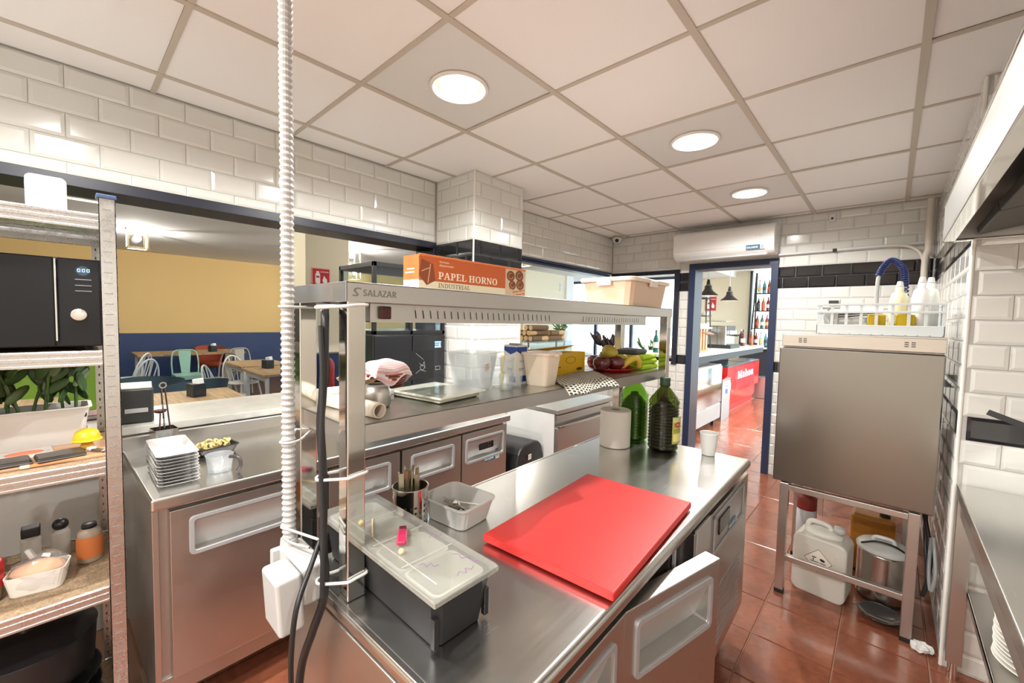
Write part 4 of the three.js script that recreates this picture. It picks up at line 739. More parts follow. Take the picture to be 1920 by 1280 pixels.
// waste bin between the counters
{
  const g = thing('waste_bin', 'black plastic bin with swing lid between the steel counters', 'bin', [-1.90, 0, -2.11], .12);
  part(g, 'bucket', tub(.20, .22, .27, .29, .50, .04, .004, 0), phy([.16, .20, .23], .25, 0, { transmission: .35, thickness: 0 }));
  const hood = new THREE.Shape(); hood.moveTo(-.15, 0); hood.lineTo(.15, 0); hood.lineTo(.13, .07); hood.bezierCurveTo(.11, .11, .07, .115, .05, .115); hood.lineTo(-.05, .115); hood.bezierCurveTo(-.07, .115, -.11, .11, -.13, .07); hood.closePath();
  const hg = ext(hood, .27, .012, 8); hg.translate(0, 0, -.135); part(g, 'lid', uvm(hg), BLACKP, [0, .495, 0], [0, Math.PI / 2, 0]);
  part(g, 'liner', tub(.272, .292, .285, .305, .06, .045, .002, 0), phy([.05, .07, .10], .3, 0, { transmission: .3, thickness: 0 }), [0, .445, 0]);
  printed(g, 'sticker', .035, .035, print(64, 64, (c, w, h) => { c.fillStyle = '#e4e0d4'; c.fillRect(0, 0, w, h); c.fillStyle = '#555'; c.fillRect(12, 18, 40, 5); c.fillRect(12, 34, 30, 5); }), [.158, .535, .03], [0, Math.PI / 2, 0], {}, .002);
}
// ---------------------------------------------------------------- boltless shelving at the left edge
const RX0 = -2.15, RX1 = -1.70, RZ0 = .80, RZ1 = -.115, RS = [1.727, 1.334, 1.006, .62, .12];
{
  const g = thing('shelving_unit', 'galvanised metal shelving unit with chipboard shelves at the left edge', 'shelving');
  const up = (x, z, sx, sz) => {
    // L-shaped upright: one flange along x, one along z; pairs of keyhole dents on both
    const y1 = 1.775, p = part(g, 'upright', join([span(x, x + sx * .036, 0, y1, z, z + sz * .0016, 0), span(x, x + sx * .0016, 0, y1, z, z + sz * .036, 0), span(x + sx * .034, x + sx * .036, 0, y1, z, z + sz * .008, 0), span(x, x + sx * .008, 0, y1, z + sz * .034, z + sz * .036, 0)]), GALV);
    const hole = []; for (let y = .05; y < 1.74; y += .0305) { hole.push(span(x + sx * .002 - .0012, x + sx * .002 + .0012, y, y + .009, z + sz * .010, z + sz * .014, 0), span(x + sx * .002 - .0012, x + sx * .002 + .0012, y, y + .009, z + sz * .024, z + sz * .028, 0), span(x + sx * .010, x + sx * .014, y, y + .009, z - .0012, z + .0012, 0), span(x + sx * .024, x + sx * .028, y, y + .009, z - .0012, z + .0012, 0), span(x - .0014, x + .0014, y + .016, y + .018, z + sz * .010, z + sz * .028, 0)); }
    const h = part(p, 'keyholes', join(hole), std([.16, .155, .15], .6)); h.userData.kind = 'stuff';
    part(p, 'cap', span(x - sx * .003, x + sx * .040, y1, y1 + .012, z - sz * .003, z + sz * .040, .002), std([.03, .05, .11], .4));
    part(p, 'foot', span(x - sx * .003, x + sx * .040, 0, .02, z - sz * .003, z + sz * .040, .002), BLACKP);
  };
  up(RX1, RZ1, -1, 1); up(RX0, RZ1, 1, 1); up(RX1, RZ0, -1, -1); up(RX0, RZ0, 1, -1);
  const prof = (y) => [span(RX1 - .006, RX1 - .001, y - .044, y, RZ1 + .002, RZ0 - .002, .001), span(RX1 - .001, RX1 + .002, y - .010, y - .002, RZ1 + .037, RZ0 - .037, .001), span(RX1 - .001, RX1 + .002, y - .028, y - .018, RZ1 + .037, RZ0 - .037, .001), span(RX1 - .001, RX1 + .002, y - .044, y - .037, RZ1 + .037, RZ0 - .037, .001), span(RX1 - .03, RX1 - .002, y - .012, y - .010, RZ1 + .002, RZ0 - .002, 0)];
  for (const y of RS) {
    part(g, 'front_beam', join(prof(y)), GALV);
    part(g, 'rear_beam', span(RX0 + .001, RX0 + .006, y - .044, y, RZ1 + .002, RZ0 - .002, .001), GALV);
    part(g, 'side_beam', span(RX0 + .002, RX1 - .002, y - .040, y, RZ1 + .0025, RZ1 + .006, .001), GALV);
    if (y > 1.5) for (let k = 0; k < 4; k++) part(g, 'shelf_rib', span(RX0 + .02 + k * .105, RX0 + .11 + k * .105, y - .012, y - .004, RZ1 + .008, RZ0 - .008, .003), GALV);
    else part(g, 'shelf_board', span(RX0 + .007, RX1 - .007, y - .010, y - .003, RZ1 + .008, RZ0 - .008, .001), std([.46, .32, .19], .85, 0, { map: rep(field(N1, (x, y2) => { const v = 205 + 70 * (cloudC(x, y2) - .5) + 30 * (cloudB(x, y2) - .5); return [v, v, v]; }, true), 3) }));
  }
}
{
  const Z0 = .40, Z1 = -.092, y = RS[1] - .002, X = -1.735;
  const g = thing('microwave_oven', 'black microwave oven with blue clock on the second rack level', 'microwave');
  part(g, 'cabinet', span(-2.12, X - .02, y + .012, y + .268, Z1, Z0, .006), std([.05, .05, .05], .4, .3));
  part(g, 'door', span(X - .022, X, y + .014, y + .266, .012, Z0 - .002, .004), phy([.006, .006, .007], .10, 0, { specularIntensity: .6 }));
  part(g, 'door_strip', span(X - .02, X + .003, y + .03, y + .262, .008, .012, .001), std([.62, .62, .60], .25, .9));
  const pn = part(g, 'control_panel', span(X - .022, X, y + .014, y + .266, Z1 + .002, .006, .004), phy([.007, .007, .008], .14, 0, { specularIntensity: .6 }));
  const dsp = print(256, 96, (c, w, h) => { c.fillStyle = '#05070c'; c.fillRect(0, 0, w, h); c.strokeStyle = '#9fd0ff'; c.lineWidth = 9; for (const x of [44, 118, 192]) { c.strokeRect(x, 18, 36, 60); } });
  part(pn, 'clock_display', new THREE.BoxGeometry(.033, .012, .001), new THREE.MeshStandardMaterial({ color: 0x000000, roughness: .2, emissive: 0xffffff, emissiveMap: dsp, emissiveIntensity: 1.6 }), [X + .0006, y + .233, -.045], [0, Math.PI / 2, 0]);
  const L = new THREE.PointLight(new THREE.Color().setRGB(.5, .75, 1), .004); L.position.set(X + .012, y + .233, -.045); L.castShadow = true; g.add(L);
  for (const yy of [.205, .188, .172]) part(pn, 'button', span(X - .001, X + .0015, y + yy, y + yy + .003, -.062, -.028, .0005), std([.10, .10, .11], .4));
  part(pn, 'dial', at(lathe([[.0001, .010], [.015, .010], [.0175, .008], [.0185, 0]], 32), X, y + .105, -.034, 0, 0, -Math.PI / 2), std([.72, .70, .66], .22, 1));
  for (const z of [Z1 + .04, Z0 - .04]) for (const x of [-2.08, X - .05]) part(g, 'foot', cyl(.012, .012, .014, 12), BLACKM, [x, y + .006, z]);
}
{
  const g = thing('white_dispenser', 'white plastic wall dispenser standing on top of the rack', 'dispenser', [-1.90, RS[0] - .003, .022], 0);
  const s = rrect(.072, .118, .008, 0, .059); const eg = ext(s, .052, .006, 6); eg.rotateY(Math.PI / 2); eg.translate(-.03, 0, 0); part(g, 'case', uvm(eg), std([.52, .49, .48], .35));
  part(g, 'logo_mark', at(cyl(.003, .003, .001, 3), .0285, .098, -.01, 0, 0, Math.PI / 2), std([.25, .24, .25], .5));
  part(g, 'vent', join([0, 1, 2].map(k => at(box(.012, .002, .002, 0), -.005, .10 - k * .006, .0425))), std([.4, .38, .38], .5));
}
{
  // planter with fleshy upright leaves
  const C = [-2.045, RS[2] - .003, .13];
  const g = thing('planter', 'white rectangular planter with leafy stems on the third rack level', 'plant', C);
  part(g, 'pot', tub(.105, .34, .135, .375, .122, .012, .003, .006), std([.76, .74, .70], .5));
  part(g, 'soil', box(.12, .02, .36, .006), std([.045, .03, .02], 1), [0, .098, 0]);
  const lf = new THREE.SphereGeometry(1, 8, 6); lf.scale(.016, .040, .004);
  const LM = [std([.035, .09, .02], .35), std([.06, .13, .03], .4), std([.11, .16, .06], .45)];
  for (let k = 0; k < 11; k++) {
    const z = .15 - k * .030 + rr(-.008, .008), x = rr(-.03, .03), h = rr(.11, .19), lx = rr(-.03, .05), lz = rr(-.05, .05);
    part(g, 'stem', tube([[x, .10, z], [x + lx * .4, .10 + h * .5, z + lz * .4], [x + lx, .10 + h, z + lz]], .0045, 12, 6), LM[1]);
    for (let q = 0; q < 7; q++) { const t = .35 + q * .10, side = q % 2 ? 1 : -1, a = rr(0, 6.28); part(g, 'leaf', lf, LM[Math.floor(rnd() * 3)], [x + lx * t + .018 * Math.cos(a), .10 + h * t + .01, z + lz * t + .018 * Math.sin(a)], [rr(-.3, .3), a, side * rr(.5, 1.0)]); }
  }
}
{
  const Y = RS[2] - .003;
  const tray = thing('wooden_tray', 'pale wooden board on the third rack level under the phones', 'board', [-1.865, Y, .075]);
  part(tray, 'board', box(.20, .008, .33, .002), std([.60, .36, .22], .6), [0, .004, 0]);
  const ty = Y + .0085;
  const c = thing('sticker_sheet', 'clear packet with an orange oval on the wooden board', 'packet', [-1.90, ty, .085], .1);
  part(c, 'sheet', box(.11, .003, .115, .001), phy([.80, .76, .72], .2, 0, { transmission: .3, thickness: 0 }), [0, .0015, 0]);
  part(c, 'oval', at(lathe([[.0001, .002], [.024, .002], [.0255, .001], [.0255, 0]], 30), -.01, .003, 0).scale(1, 1, 1.5), std([.82, .24, .13], .5));
  const ph = (x, z, ry, label) => { const p = thing('mobile_phone', label, 'phone', [x, ty, z], ry, 'phones on the rack'); part(p, 'case', box(.075, .014, .10, .006, 3), std([.045, .040, .036], .5), [0, .007, 0]); part(p, 'screen', box(.068, .001, .092, .0004), phy([.05, .045, .04], .25, 0), [0, .0143, 0]); part(p, 'edge_band', box(.0755, .003, .1005, .001), std([.35, .35, .35], .3, .8), [0, .006, 0]); };
  ph(-1.80, .012, .12, 'dark phone lying beside the yellow bell'); ph(-1.80, .120, .10, 'dark phone at the left edge of the third rack level');
  const b = thing('service_bell', 'yellow dome-shaped bell on the third rack level', 'bell', [-1.865, ty, -.045]);
  part(b, 'base', lathe([[.0001, 0], [.018, 0], [.016, .012], [.010, .024], [.0001, .026]], 24), std([.70, .38, .03], .4));
  part(b, 'brim', lathe([[.0001, .026], [.034, .026], [.037, .029], [.034, .033], [.0001, .033]], 30), std([.80, .56, .03], .35));
  part(b, 'dome', lathe([[.031, .033], [.031, .042], [.026, .056], [.014, .064], [.0001, .066]], 30), std([.80, .52, .02], .35));
  part(b, 'knob', rod([0, .064, 0], [0, .074, 0], .003, 8), CHROME);
  const m = thing('bottle_cap_tool', 'small metal bottle opener with white end next to the bell', 'opener', [-1.80, ty, -.068], .5);
  part(m, 'blade', box(.05, .008, .016, .003), std([.35, .33, .32], .3, .9), [0, .005, 0]); part(m, 'grip', box(.022, .012, .02, .005), WHITEP, [-.03, .007, 0]);
  const sl = thing('orange_strip', 'orange plastic scraper along the front of the wooden board', 'scraper', [-1.775, Y + .0005, .0], .05);
  part(sl, 'blade', box(.022, .009, .15, .003), std([.78, .36, .16], .5), [0, .005, 0]); part(sl, 'end_cap', box(.023, .010, .02, .003), std([.82, .70, .58], .5), [0, .0055, .08]);
  const nb = thing('small_carton', 'small beige carton at the left frame edge of the third rack level', 'carton', [-1.93, Y + .0005, .185 + .09], 0);
  part(nb, 'carton', box(.08, .10, .14, .003), std([.72, .58, .44], .8), [0, .05, 0]);
}
{
  const Y = RS[3] - .003;
  const sp = thing('sauce_bottle', 'clear bottle with orange label at the back of the fourth rack level', 'bottle', [-1.935, Y, -.045]);
  part(sp, 'bottle', lathe([[.0001, 0], [.027, 0], [.030, .006], [.031, .085], [.027, .105], [.018, .114], [.0001, .114]], 28), phy([.62, .50, .40], .12, 0, { transmission: .4, thickness: 0 }));
  part(sp, 'label', lathe([[.0313, .018], [.0325, .05], [.0318, .088]], 28), std([.62, .18, .05], .5));
  part(sp, 'cap', lathe([[.0001, .128], [.017, .127], [.019, .122], [.019, .113], [.0001, .113]], 24), BLACKP);
  for (const [x, z, l, sq] of [[-2.03, .02, 'jar with round black lid behind the salt bag', 0], [-2.03, .085, 'jar with square black lid behind the salt bag', 1]]) {
    const j = thing('spice_jar', l, 'jar', [x, Y, z], 0, 'black lidded jars'); part(j, 'glass', lathe([[.0001, 0], [.022, 0], [.024, .006], [.024, .085], [.016, .098], [.0001, .098]], 24), phy([.75, .72, .66], .08, 0, { transmission: .6, thickness: 0 })); part(j, 'lid', sq ? box(.042, .030, .042, .004) : new THREE.SphereGeometry(.020, 18, 12), BLACKP, [0, .112, 0]);
  }
  const t = thing('salt_tub', 'white tub wrapped in a clear plastic bag on the fourth rack level', 'tub', [-1.845, Y, .065], -.2);
  part(t, 'tub', tub(.075, .105, .090, .125, .062, .016, .003, 0), std([.80, .76, .70], .45));
  const cg = new THREE.SphereGeometry(1, 20, 10, 0, 6.283, 0, 1.57); cg.scale(.042, .028, .058); part(t, 'contents', cg, std([.72, .42, .24], .85), [0, .055, 0]);
  const bg = new THREE.IcosahedronGeometry(1, 3), bp = bg.attributes.position; for (let i = 0; i < bp.count; i++) { const x = bp.getX(i), y = bp.getY(i), z = bp.getZ(i), k = 1 + .12 * Math.sin(x * 9 + z * 7) * Math.cos(y * 8); bp.setXYZ(i, x * .056 * k, y * .050 * k, (z - (z < -.4 ? .5 * (-.4 - z) * -1 : 0)) * .072 * k); } bg.computeVertexNormals();
  part(t, 'plastic_bag', bg, phy([.95, .95, .96], .12, 0, { transmission: .93, thickness: 0, ior: 1.3 }), [0, .052, -.01]);
  part(t, 'bag_twist', at(box(.02, .032, .012, .005), -.02, .10, .02, .5, 0, .3), phy([.80, .78, .76], .4, 0, { transmission: .4, thickness: 0 }));
  const rt = thing('red_lid_tub', 'tub with bright red lid cut off by the left picture edge', 'tub', [-1.855, Y, .185]);
  part(rt, 'tub', lathe([[.0001, 0], [.048, 0], [.052, .010], [.054, .075], [.0001, .075]], 30), std([.28, .20, .12], .4));
  part(rt, 'band', lathe([[.0548, .040], [.0555, .078]], 30), std([.75, .05, .05], .4));
  part(rt, 'lid', lathe([[.0001, .115], [.050, .114], [.056, .108], [.056, .078], [.0001, .078]], 30), std([.55, .008, .012], .3));
  printed(rt, 'label', .05, .02, print(256, 96, (c, w, h) => { c.fillStyle = '#d8cfc4'; c.fillRect(0, 0, w, h); c.fillStyle = '#b8232a'; c.font = 'bold 76px sans-serif'; c.fillText('SIL', 70, 78); }), [.0535, .062, -.014], [0, Math.PI / 2 + .3, 0], {}, .0012);
}
{
  // black pans on the lowest level
  const Y = RS[4] - .003; const pg = lathe([[.0001, 0], [.13, 0], [.15, .008], [.172, .046], [.176, .048], [.170, .047], [.146, .012], [.0001, .006]], 44), pm = std([.012, .012, .013], .3), hg = tube([[.17, .04, 0], [.23, .06, 0], [.30, .075, 0], [.36, .078, 0]], .011, 24, 8);
  for (let k = 0; k < 5; k++) { const p = thing('frying_pan', 'black frying pan in the stack on the lowest rack level', 'pan', [-1.935, Y + k * .026, .11 + (k % 2) * .01], -1.25 - k * .12, 'stacked black frying pans'); part(p, 'pan', pg, pm); part(p, 'handle', hg, pm); }
  const d = thing('black_pot', 'big black pot with steel knob on the pan stack', 'pot', [-1.95, Y + .155, .10]); part(d, 'body', lathe([[.0001, 0], [.13, 0], [.15, .02], [.158, .14], [.150, .145], [.0001, .145]], 40), std([.014, .014, .016], .4)); part(d, 'lid', lathe([[.160, .146], [.12, .172], [.05, .186], [.0001, .188]], 40), std([.016, .016, .018], .25)); part(d, 'knob', lathe([[.0001, .188], [.008, .188], [.008, .20], [.016, .206], [.014, .216], [.0001, .218]], 18), STEEL_POL);
  const b = thing('black_bag', 'crumpled black bag at the back of the lowest rack level', 'bag', [-2.0, Y + .001, .62], 0); const sg = new THREE.IcosahedronGeometry(.14, 3), q = sg.attributes.position; for (let i = 0; i < q.count; i++) { const f = 1 + .15 * Math.sin(q.getX(i) * 60) * Math.cos(q.getZ(i) * 50); q.setXYZ(i, q.getX(i) * f * .9, Math.max(q.getY(i) * f * 1.1, -.13), q.getZ(i) * f * .8); } sg.computeVertexNormals(); part(b, 'bag', sg, std([.01, .01, .011], .3), [0, .13, 0]);
}

// ---------------------------------------------------------------- dishwasher on its stand
{
  const x0 = -.435, x1 = .183, z0 = -2.60, z1 = -3.17, y0 = .61, y1 = 1.41;
  const s = thing('dishwasher_stand', 'square-tube steel stand under the dishwasher', 'stand');
  for (const x of [x0 + .055, x1 - .062]) for (const z of [z0 - .02, z1 + .05]) { const l = part(s, 'leg', span(x - .02, x + .02, .02, y0 - .002, z - .02, z + .02, .003), STEEL); part(l, 'foot', span(x - .021, x + .021, 0, .022, z - .021, z + .021, .002), BLACKM); }
  for (const y of [.585, .20]) { part(s, 'rail', span(x0 + .07, x1 - .075, y - .015, y + .015, z0 - .035, z0 - .005, .003), STEEL); if (y > .4) { part(s, 'rail', span(x0 + .045, x0 + .07, y - .012, y + .012, z1 + .06, z0 - .035, .003), STEEL); part(s, 'rail', span(x1 - .075, x1 - .05, y - .012, y + .012, z1 + .06, z0 - .035, .003), STEEL); } }
  const g = thing('dishwasher', 'stainless steel undercounter dishwasher raised on a stand', 'dishwasher');
  part(g, 'cabinet', span(x0 + .012, x1 - .004, y0, y1, z1, z0 - .03, .006), STEEL_DULL);
  part(g, 'door', span(x0, x1, y0 + .005, y1 - .075, z0 - .03, z0, .006), std([.28, .268, .243], .28, 1));
  part(g, 'control_strip', span(x0 + .01, x1, y1 - .068, y1 - .004, z0 - .03, z0 + .004, .004), steelMat([.60, .56, .50], .7));
  part(g, 'top', span(x0 + .008, x1, y1 - .006, y1 + .002, z1, z0 + .002, .002), STEEL);
  const lm = std([.12, .11, .10], .6); for (const x of [-.345, -.325, .055, .078]) for (const dy of [.0, .009, .018]) part(g, 'symbol', span(x - .007, x + .007, y1 - .046 + dy, y1 - .041 + dy, z0 + .003, z0 + .0052, 0), lm);
}
// crate with bottles and papers on the dishwasher
{
  const x0 = -.285, x1 = .175, z0 = -2.625, z1 = -3.06, y0 = 1.413, h = .15;
  const g = thing('dish_rack_crate', 'grey white plastic dish crate with open grid sides on the dishwasher', 'crate');
  const PM = std([.62, .66, .66], .5);
  part(g, 'lower_band', join([span(x0, x1, y0, y0 + .048, z0 - .006, z0, .002), span(x0, x1, y0, y0 + .048, z1, z1 + .006, .002), span(x0, x0 + .006, y0, y0 + .048, z1, z0, .002), span(x1 - .006, x1, y0, y0 + .048, z1, z0, .002)]), PM);
  for (let k = 0; k <= 8; k++) { const x = x0 + .006 + k * (x1 - x0 - .012) / 8; part(g, 'slat', span(x - .006, x + .006, y0 + .046, y0 + h, z0 - .006, z0 - .001, .001), PM); part(g, 'slat', span(x - .006, x + .006, y0 + .046, y0 + h, z1 + .001, z1 + .006, .001), PM); }
  for (let k = 0; k <= 7; k++) { const z = z1 + .01 + k * (z0 - z1 - .02) / 7; part(g, 'slat', span(x0, x0 + .005, y0 + .046, y0 + h, z - .006, z + .006, .001), PM); part(g, 'slat', span(x1 - .005, x1, y0 + .046, y0 + h, z - .006, z + .006, .001), PM); }
  for (const y of [y0 + .105, y0 + h - .008]) part(g, 'rail', join([span(x0, x1, y, y + .010, z0 - .008, z0 + .001, .001), span(x0, x1, y, y + .010, z1 - .001, z1 + .008, .001), span(x0 - .001, x0 + .007, y, y + .010, z1, z0, .001), span(x1 - .007, x1 + .001, y, y + .010, z1, z0, .001)]), PM);
  part(g, 'floor_grid', join(Array.from({ length: 12 }, (_, k) => span(x0 + .01 + k * .04, x0 + .018 + k * .04, y0, y0 + .006, z1, z0, .001))), PM);
  const yb = y0 + .008;
  const bot = (x, z, l, w, hh, m, capm) => { const b = thing('detergent_bottle', l, 'bottle', [x, yb, z], 0, 'bottles in the dish crate'); part(b, 'bottle', lathe([[.0001, 0], [w, 0], [w * 1.04, .01], [w * 1.04, hh * .7], [w * .8, hh * .86], [w * .45, hh * .9], [w * .45, hh], [.0001, hh]], 26), m); part(b, 'cap', lathe([[.0001, hh + .028], [.010, hh + .026], [.014, hh + .004], [.015, hh], [.0001, hh]], 18), capm); };
  bot(.02, -2.72, 'pale yellow squeeze bottle in the crate', .034, .225, std([.80, .74, .50], .4), WHITEP);
  bot(.095, -2.70, 'white bottle in the crate next to the squeeze bottle', .033, .24, std([.82, .82, .80], .35), WHITEP);
  bot(.128, -2.79, 'white bottle at the right end of the crate', .032, .245, std([.80, .80, .78], .35), WHITEP);
  const spg = (x, z, l, c) => { const q = thing('yellow_sponge', l, 'sponge', [x, yb, z], .2, 'sponges in the crate'); part(q, 'sponge', box(.065, .075, .032, .008), std(c, .9, 0, { bumpMap: rep(texGrain, 20), bumpScale: .002 }), [0, .055, 0]); part(q, 'scourer', box(.064, .074, .008, .003), std([.10, .14, .04], 1), [0, .055, -.019]); };
  spg(-.055, -2.66, 'yellow sponge left in the crate', [.72, .50, .03]); spg(.045, -2.655, 'yellow sponge right in the crate', [.74, .53, .02]);
  const pp = thing('paper_stack', 'stack of white papers leaning in the crate', 'papers', [-.135, yb, -2.77], 0); for (let k = 0; k < 3; k++) part(pp, 'sheet', at(box(.20, .003, .14, .001), .0, .09 + k * .012, 0, .16 + k * .03, 0, .12 - .05 * k), WHITEM); part(pp, 'folder', box(.19, .075, .12, .004), std([.74, .74, .72], .6), [0, .04, 0]);
  const dv = thing('label_printer', 'small grey device with a dark screen in the crate', 'device', [-.235, yb + .10, -2.70], .1); part(dv, 'case', box(.075, .05, .03, .005), std([.66, .65, .62], .5), [0, .045, 0], [-.2, 0, 0]); part(dv, 'screen', box(.040, .026, .002, .0005), std([.06, .06, .06], .2), [.008, .05, .0165], [-.2, 0, 0]); part(dv, 'stand', box(.06, .10, .03, .004), std([.6, .6, .58], .5), [0, -.045, -.01]);
}
// rinsing spray hose behind the dishwasher
{
  const pts = [], n = 500; const path = new THREE.CatmullRomCurve3([V(-.068, 1.50, -3.30), V(-.075, 1.68, -3.30), V(-.065, 1.78, -3.30), V(-.02, 1.845, -3.30), V(.03, 1.80, -3.30), V(.045, 1.70, -3.30), V(.045, 1.50, -3.30)]);
  const g = thing('rinse_hose', 'coiled dark blue rinse hose arching up behind the crate', 'hose');
  const hose = []; for (let k = 0; k <= n; k++) { const t = k / n, p = path.getPoint(.28 + t * .72), a = t * 2 * Math.PI * 38; hose.push([p.x + .014 * Math.cos(a), p.y + .010 * Math.sin(a), p.z + .014 * Math.sin(a)]); }
  part(g, 'coil', tube(hose, .0045, 800, 6), std([.02, .03, .12], .35));
  const pre = []; for (let k = 0; k <= 12; k++) { const p = path.getPoint(k / 12 * .3); pre.push([p.x, p.y, p.z]); } part(g, 'pipe', tube(pre, .010, 30, 8), std([.45, .44, .42], .4));
  part(g, 'riser', rod([-.068, .9, -3.30], [-.068, 1.5, -3.30], .012), CHROME); part(g, 'riser', rod([.045, .9, -3.30], [.045, 1.5, -3.30], .009), CHROME);
  const sk = thing('sink_unit', 'stainless steel sink behind the dishwasher', 'sink', [-.09, 0, -3.72]); part(sk, 'basin', tub(.42, .36, .46, .40, .25, .04, .004, .05), STEEL, [0, .65, 0]); for (const x of [-.24, .24]) for (const z of [-.2, .2]) part(sk, 'leg', span(x - .015, x + .015, 0, .9, z - .015, z + .015), STEEL); part(sk, 'deck', join([span(-.29, .29, .895, .905, .25, .46, .002)]), STEEL);
}
{
  const g = thing('drain_pipe', 'white plastic pipe running down the alcove wall beside the hood', 'pipe');
  part(g, 'pipe', tube([[.175, 2.44, -4.50], [.175, 2.2, -4.50], [.178, 2.05, -4.5], [.165, 1.95, -4.5], [.17, 1.3, -4.5], [.17, .3, -4.5]], .022, 50, 12), std([.66, .60, .52], .5));
  part(g, 'branch', tube([[-.05, 2.12, -4.585], [.06, 2.10, -4.56], [.13, 2.04, -4.51], [.165, 1.92, -4.5]], .010, 30, 8), std([.66, .60, .52], .5));
}
// things under the dishwasher
{
  const g = thing('jerrican', 'white plastic chemical jerrican with hazard diamond under the dishwasher', 'canister', [-.215, 0, -2.80], -.12);
  const sh = rrect(.215, .30, .03, 0, .15); const eg = ext(sh, .15, .012, 6); eg.translate(0, .003, -.075); part(g, 'body', uvm(eg), phy([.80, .79, .72], .4, 0, { transmission: .15, thickness: 0 }));
  part(g, 'shoulder', at(lathe([[.0001, 0], [.085, 0], [.075, .03], [.05, .045], [.0001, .05]], 28), 0, .300, 0).scale(1.1, 1, .75), std([.78, .77, .70], .4));
  part(g, 'handle', tube([[-.075, .315, 0], [-.06, .365, 0], [.02, .365, 0], [.035, .325, 0]], .013, 30, 10), std([.80, .79, .73], .4));
  part(g, 'cap', lathe([[.0001, .03], [.026, .03], [.028, 0], [.0001, 0]], 22), phy([.75, .76, .74], .3, 0, { transmission: .3, thickness: 0 }), [.068, .345, 0]);
  part(g, 'side_groove', span(-.085, .085, .245, .252, .084, .089, .002), std([.70, .69, .63], .4));
  const t = print(256, 256, (c, w, h) => { c.fillStyle = '#d9d6c8'; c.fillRect(0, 0, w, h); c.translate(128, 128); c.rotate(Math.PI / 4); c.fillStyle = '#efece0'; c.fillRect(-84, -84, 168, 168); c.strokeStyle = '#2a2926'; c.lineWidth = 4; c.strokeRect(-80, -80, 160, 160); c.rotate(-Math.PI / 4); c.fillStyle = '#1c1b1a'; c.beginPath(); c.moveTo(-78, 36); c.lineTo(78, 36); c.lineTo(0, 112); c.fill(); c.fillRect(-60, 14, 66, 8); c.fillRect(14, 14, 50, 8); c.beginPath(); c.ellipse(34, -14, 22, 12, .3, 0, 7); c.fill(); c.fillRect(-50, -30, 34, 10); c.fillRect(-42, -14, 8, 22); });
  printed(g, 'hazard_diamond', .14, .14, t, [.0, .195, .0885], [0, 0, 0], {}, .0014);
}
{
  const g = thing('rice_cooker', 'steel rice cooker with grey lid under the dishwasher', 'cooker', [.03, 0, -2.93], 0);
  part(g, 'body', lathe([[.0001, .022], [.098, .022], [.106, .03], [.107, .26], [.103, .272], [.0001, .272]], 44), steelMat([.62, .57, .52], .45));
  part(g, 'lid', lathe([[.112, .272], [.113, .285], [.10, .30], [.05, .318], [.0001, .322]], 40), std([.55, .55, .52], .4));
  part(g, 'lid_handle', tube([[-.045, .318, .02], [-.03, .338, .02], [.03, .338, .02], [.045, .316, .02]], .010, 24, 8), std([.66, .66, .64], .4));
  part(g, 'cable', tube([[-.09, .30, .06], [-.03, .335, .08], [.04, .33, .07], [.10, .29, .04]], .005, 30, 6), BLACKP);
  part(g, 'base', lathe([[.0001, 0], [.085, 0], [.098, .01], [.098, .024], [.0001, .024]], 36), BLACKM);
}
{
  const g = thing('drain_bowl', 'dark glass bowl on the floor under the rice cooker side', 'bowl', [.03, 0, -2.72], 0);
  part(g, 'bowl', lathe([[.0001, 0], [.05, 0], [.085, .03], [.088, .034], [.082, .031], [.048, .005], [.0001, .004]], 36), phy([.10, .10, .10], .08, 0, { transmission: .4, thickness: 0 }));
}
{
  const g = thing('drain_hose', 'black drain hose looped beside the dishwasher stand', 'hose');
  part(g, 'hose', tube([[.165, .55, -2.82], [.19, .40, -2.74], [.185, .28, -2.70], [.17, .20, -2.69], [.185, .27, -2.72], [.175, .42, -2.80], [.17, .58, -2.86]], .009, 70, 8), BLACKP);
  part(g, 'grey_cable', tube([[.195, .48, -2.72], [.205, .34, -2.66], [.195, .25, -2.66], [.185, .33, -2.68], [.19, .46, -2.76]], .007, 60, 8), std([.32, .33, .34], .4));
}
{
  const g = thing('water_filter', 'red and white water filter at the back under the dishwasher', 'filter', [-.325, 0, -3.05]); part(g, 'housing', lathe([[.0001, 0], [.045, 0], [.05, .02], [.05, .22], [.0001, .22]], 24), phy([.72, .74, .76], .2, 0, { transmission: .3, thickness: 0 }), [0, .12, 0]); part(g, 'head', lathe([[.0001, 0], [.05, 0], [.05, .07], [.02, .09], [.0001, .09]], 24), std([.30, .04, .035], .4), [0, .34, 0]); part(g, 'bracket', span(-.05, .05, 0, .12, -.03, .03), WHITEP);
  const c = thing('amber_canister', 'amber detergent canister at the back under the dishwasher', 'canister', [-.02, 0, -3.24]); part(c, 'body', box(.20, .34, .13, .02, 3), phy([.60, .26, .03], .3, 0, { transmission: .3, thickness: 0 }), [0, .171, 0]); part(c, 'cap', cyl(.025, .025, .03, 18), BLACKP, [.05, .355, 0]); part(c, 'platform', span(-.11, .11, .0, .002, -.07, .07, .001), BLACKM);
  const w = thing('crumpled_paper', 'crumpled white paper on the floor by the wall corner', 'paper', [.172, 0, -2.585], .3); const ig = new THREE.IcosahedronGeometry(.03, 2), p = ig.attributes.position; for (let i = 0; i < p.count; i++) { const f = 1 + .35 * Math.sin(p.getX(i) * 210) * Math.cos(p.getZ(i) * 180 + p.getY(i) * 90); p.setXYZ(i, p.getX(i) * f * 1.2, Math.max(p.getY(i) * f * .7, -.016), p.getZ(i) * f); } ig.computeVertexNormals(); part(w, 'paper', ig, WHITEM, [0, .0165, 0]);
}
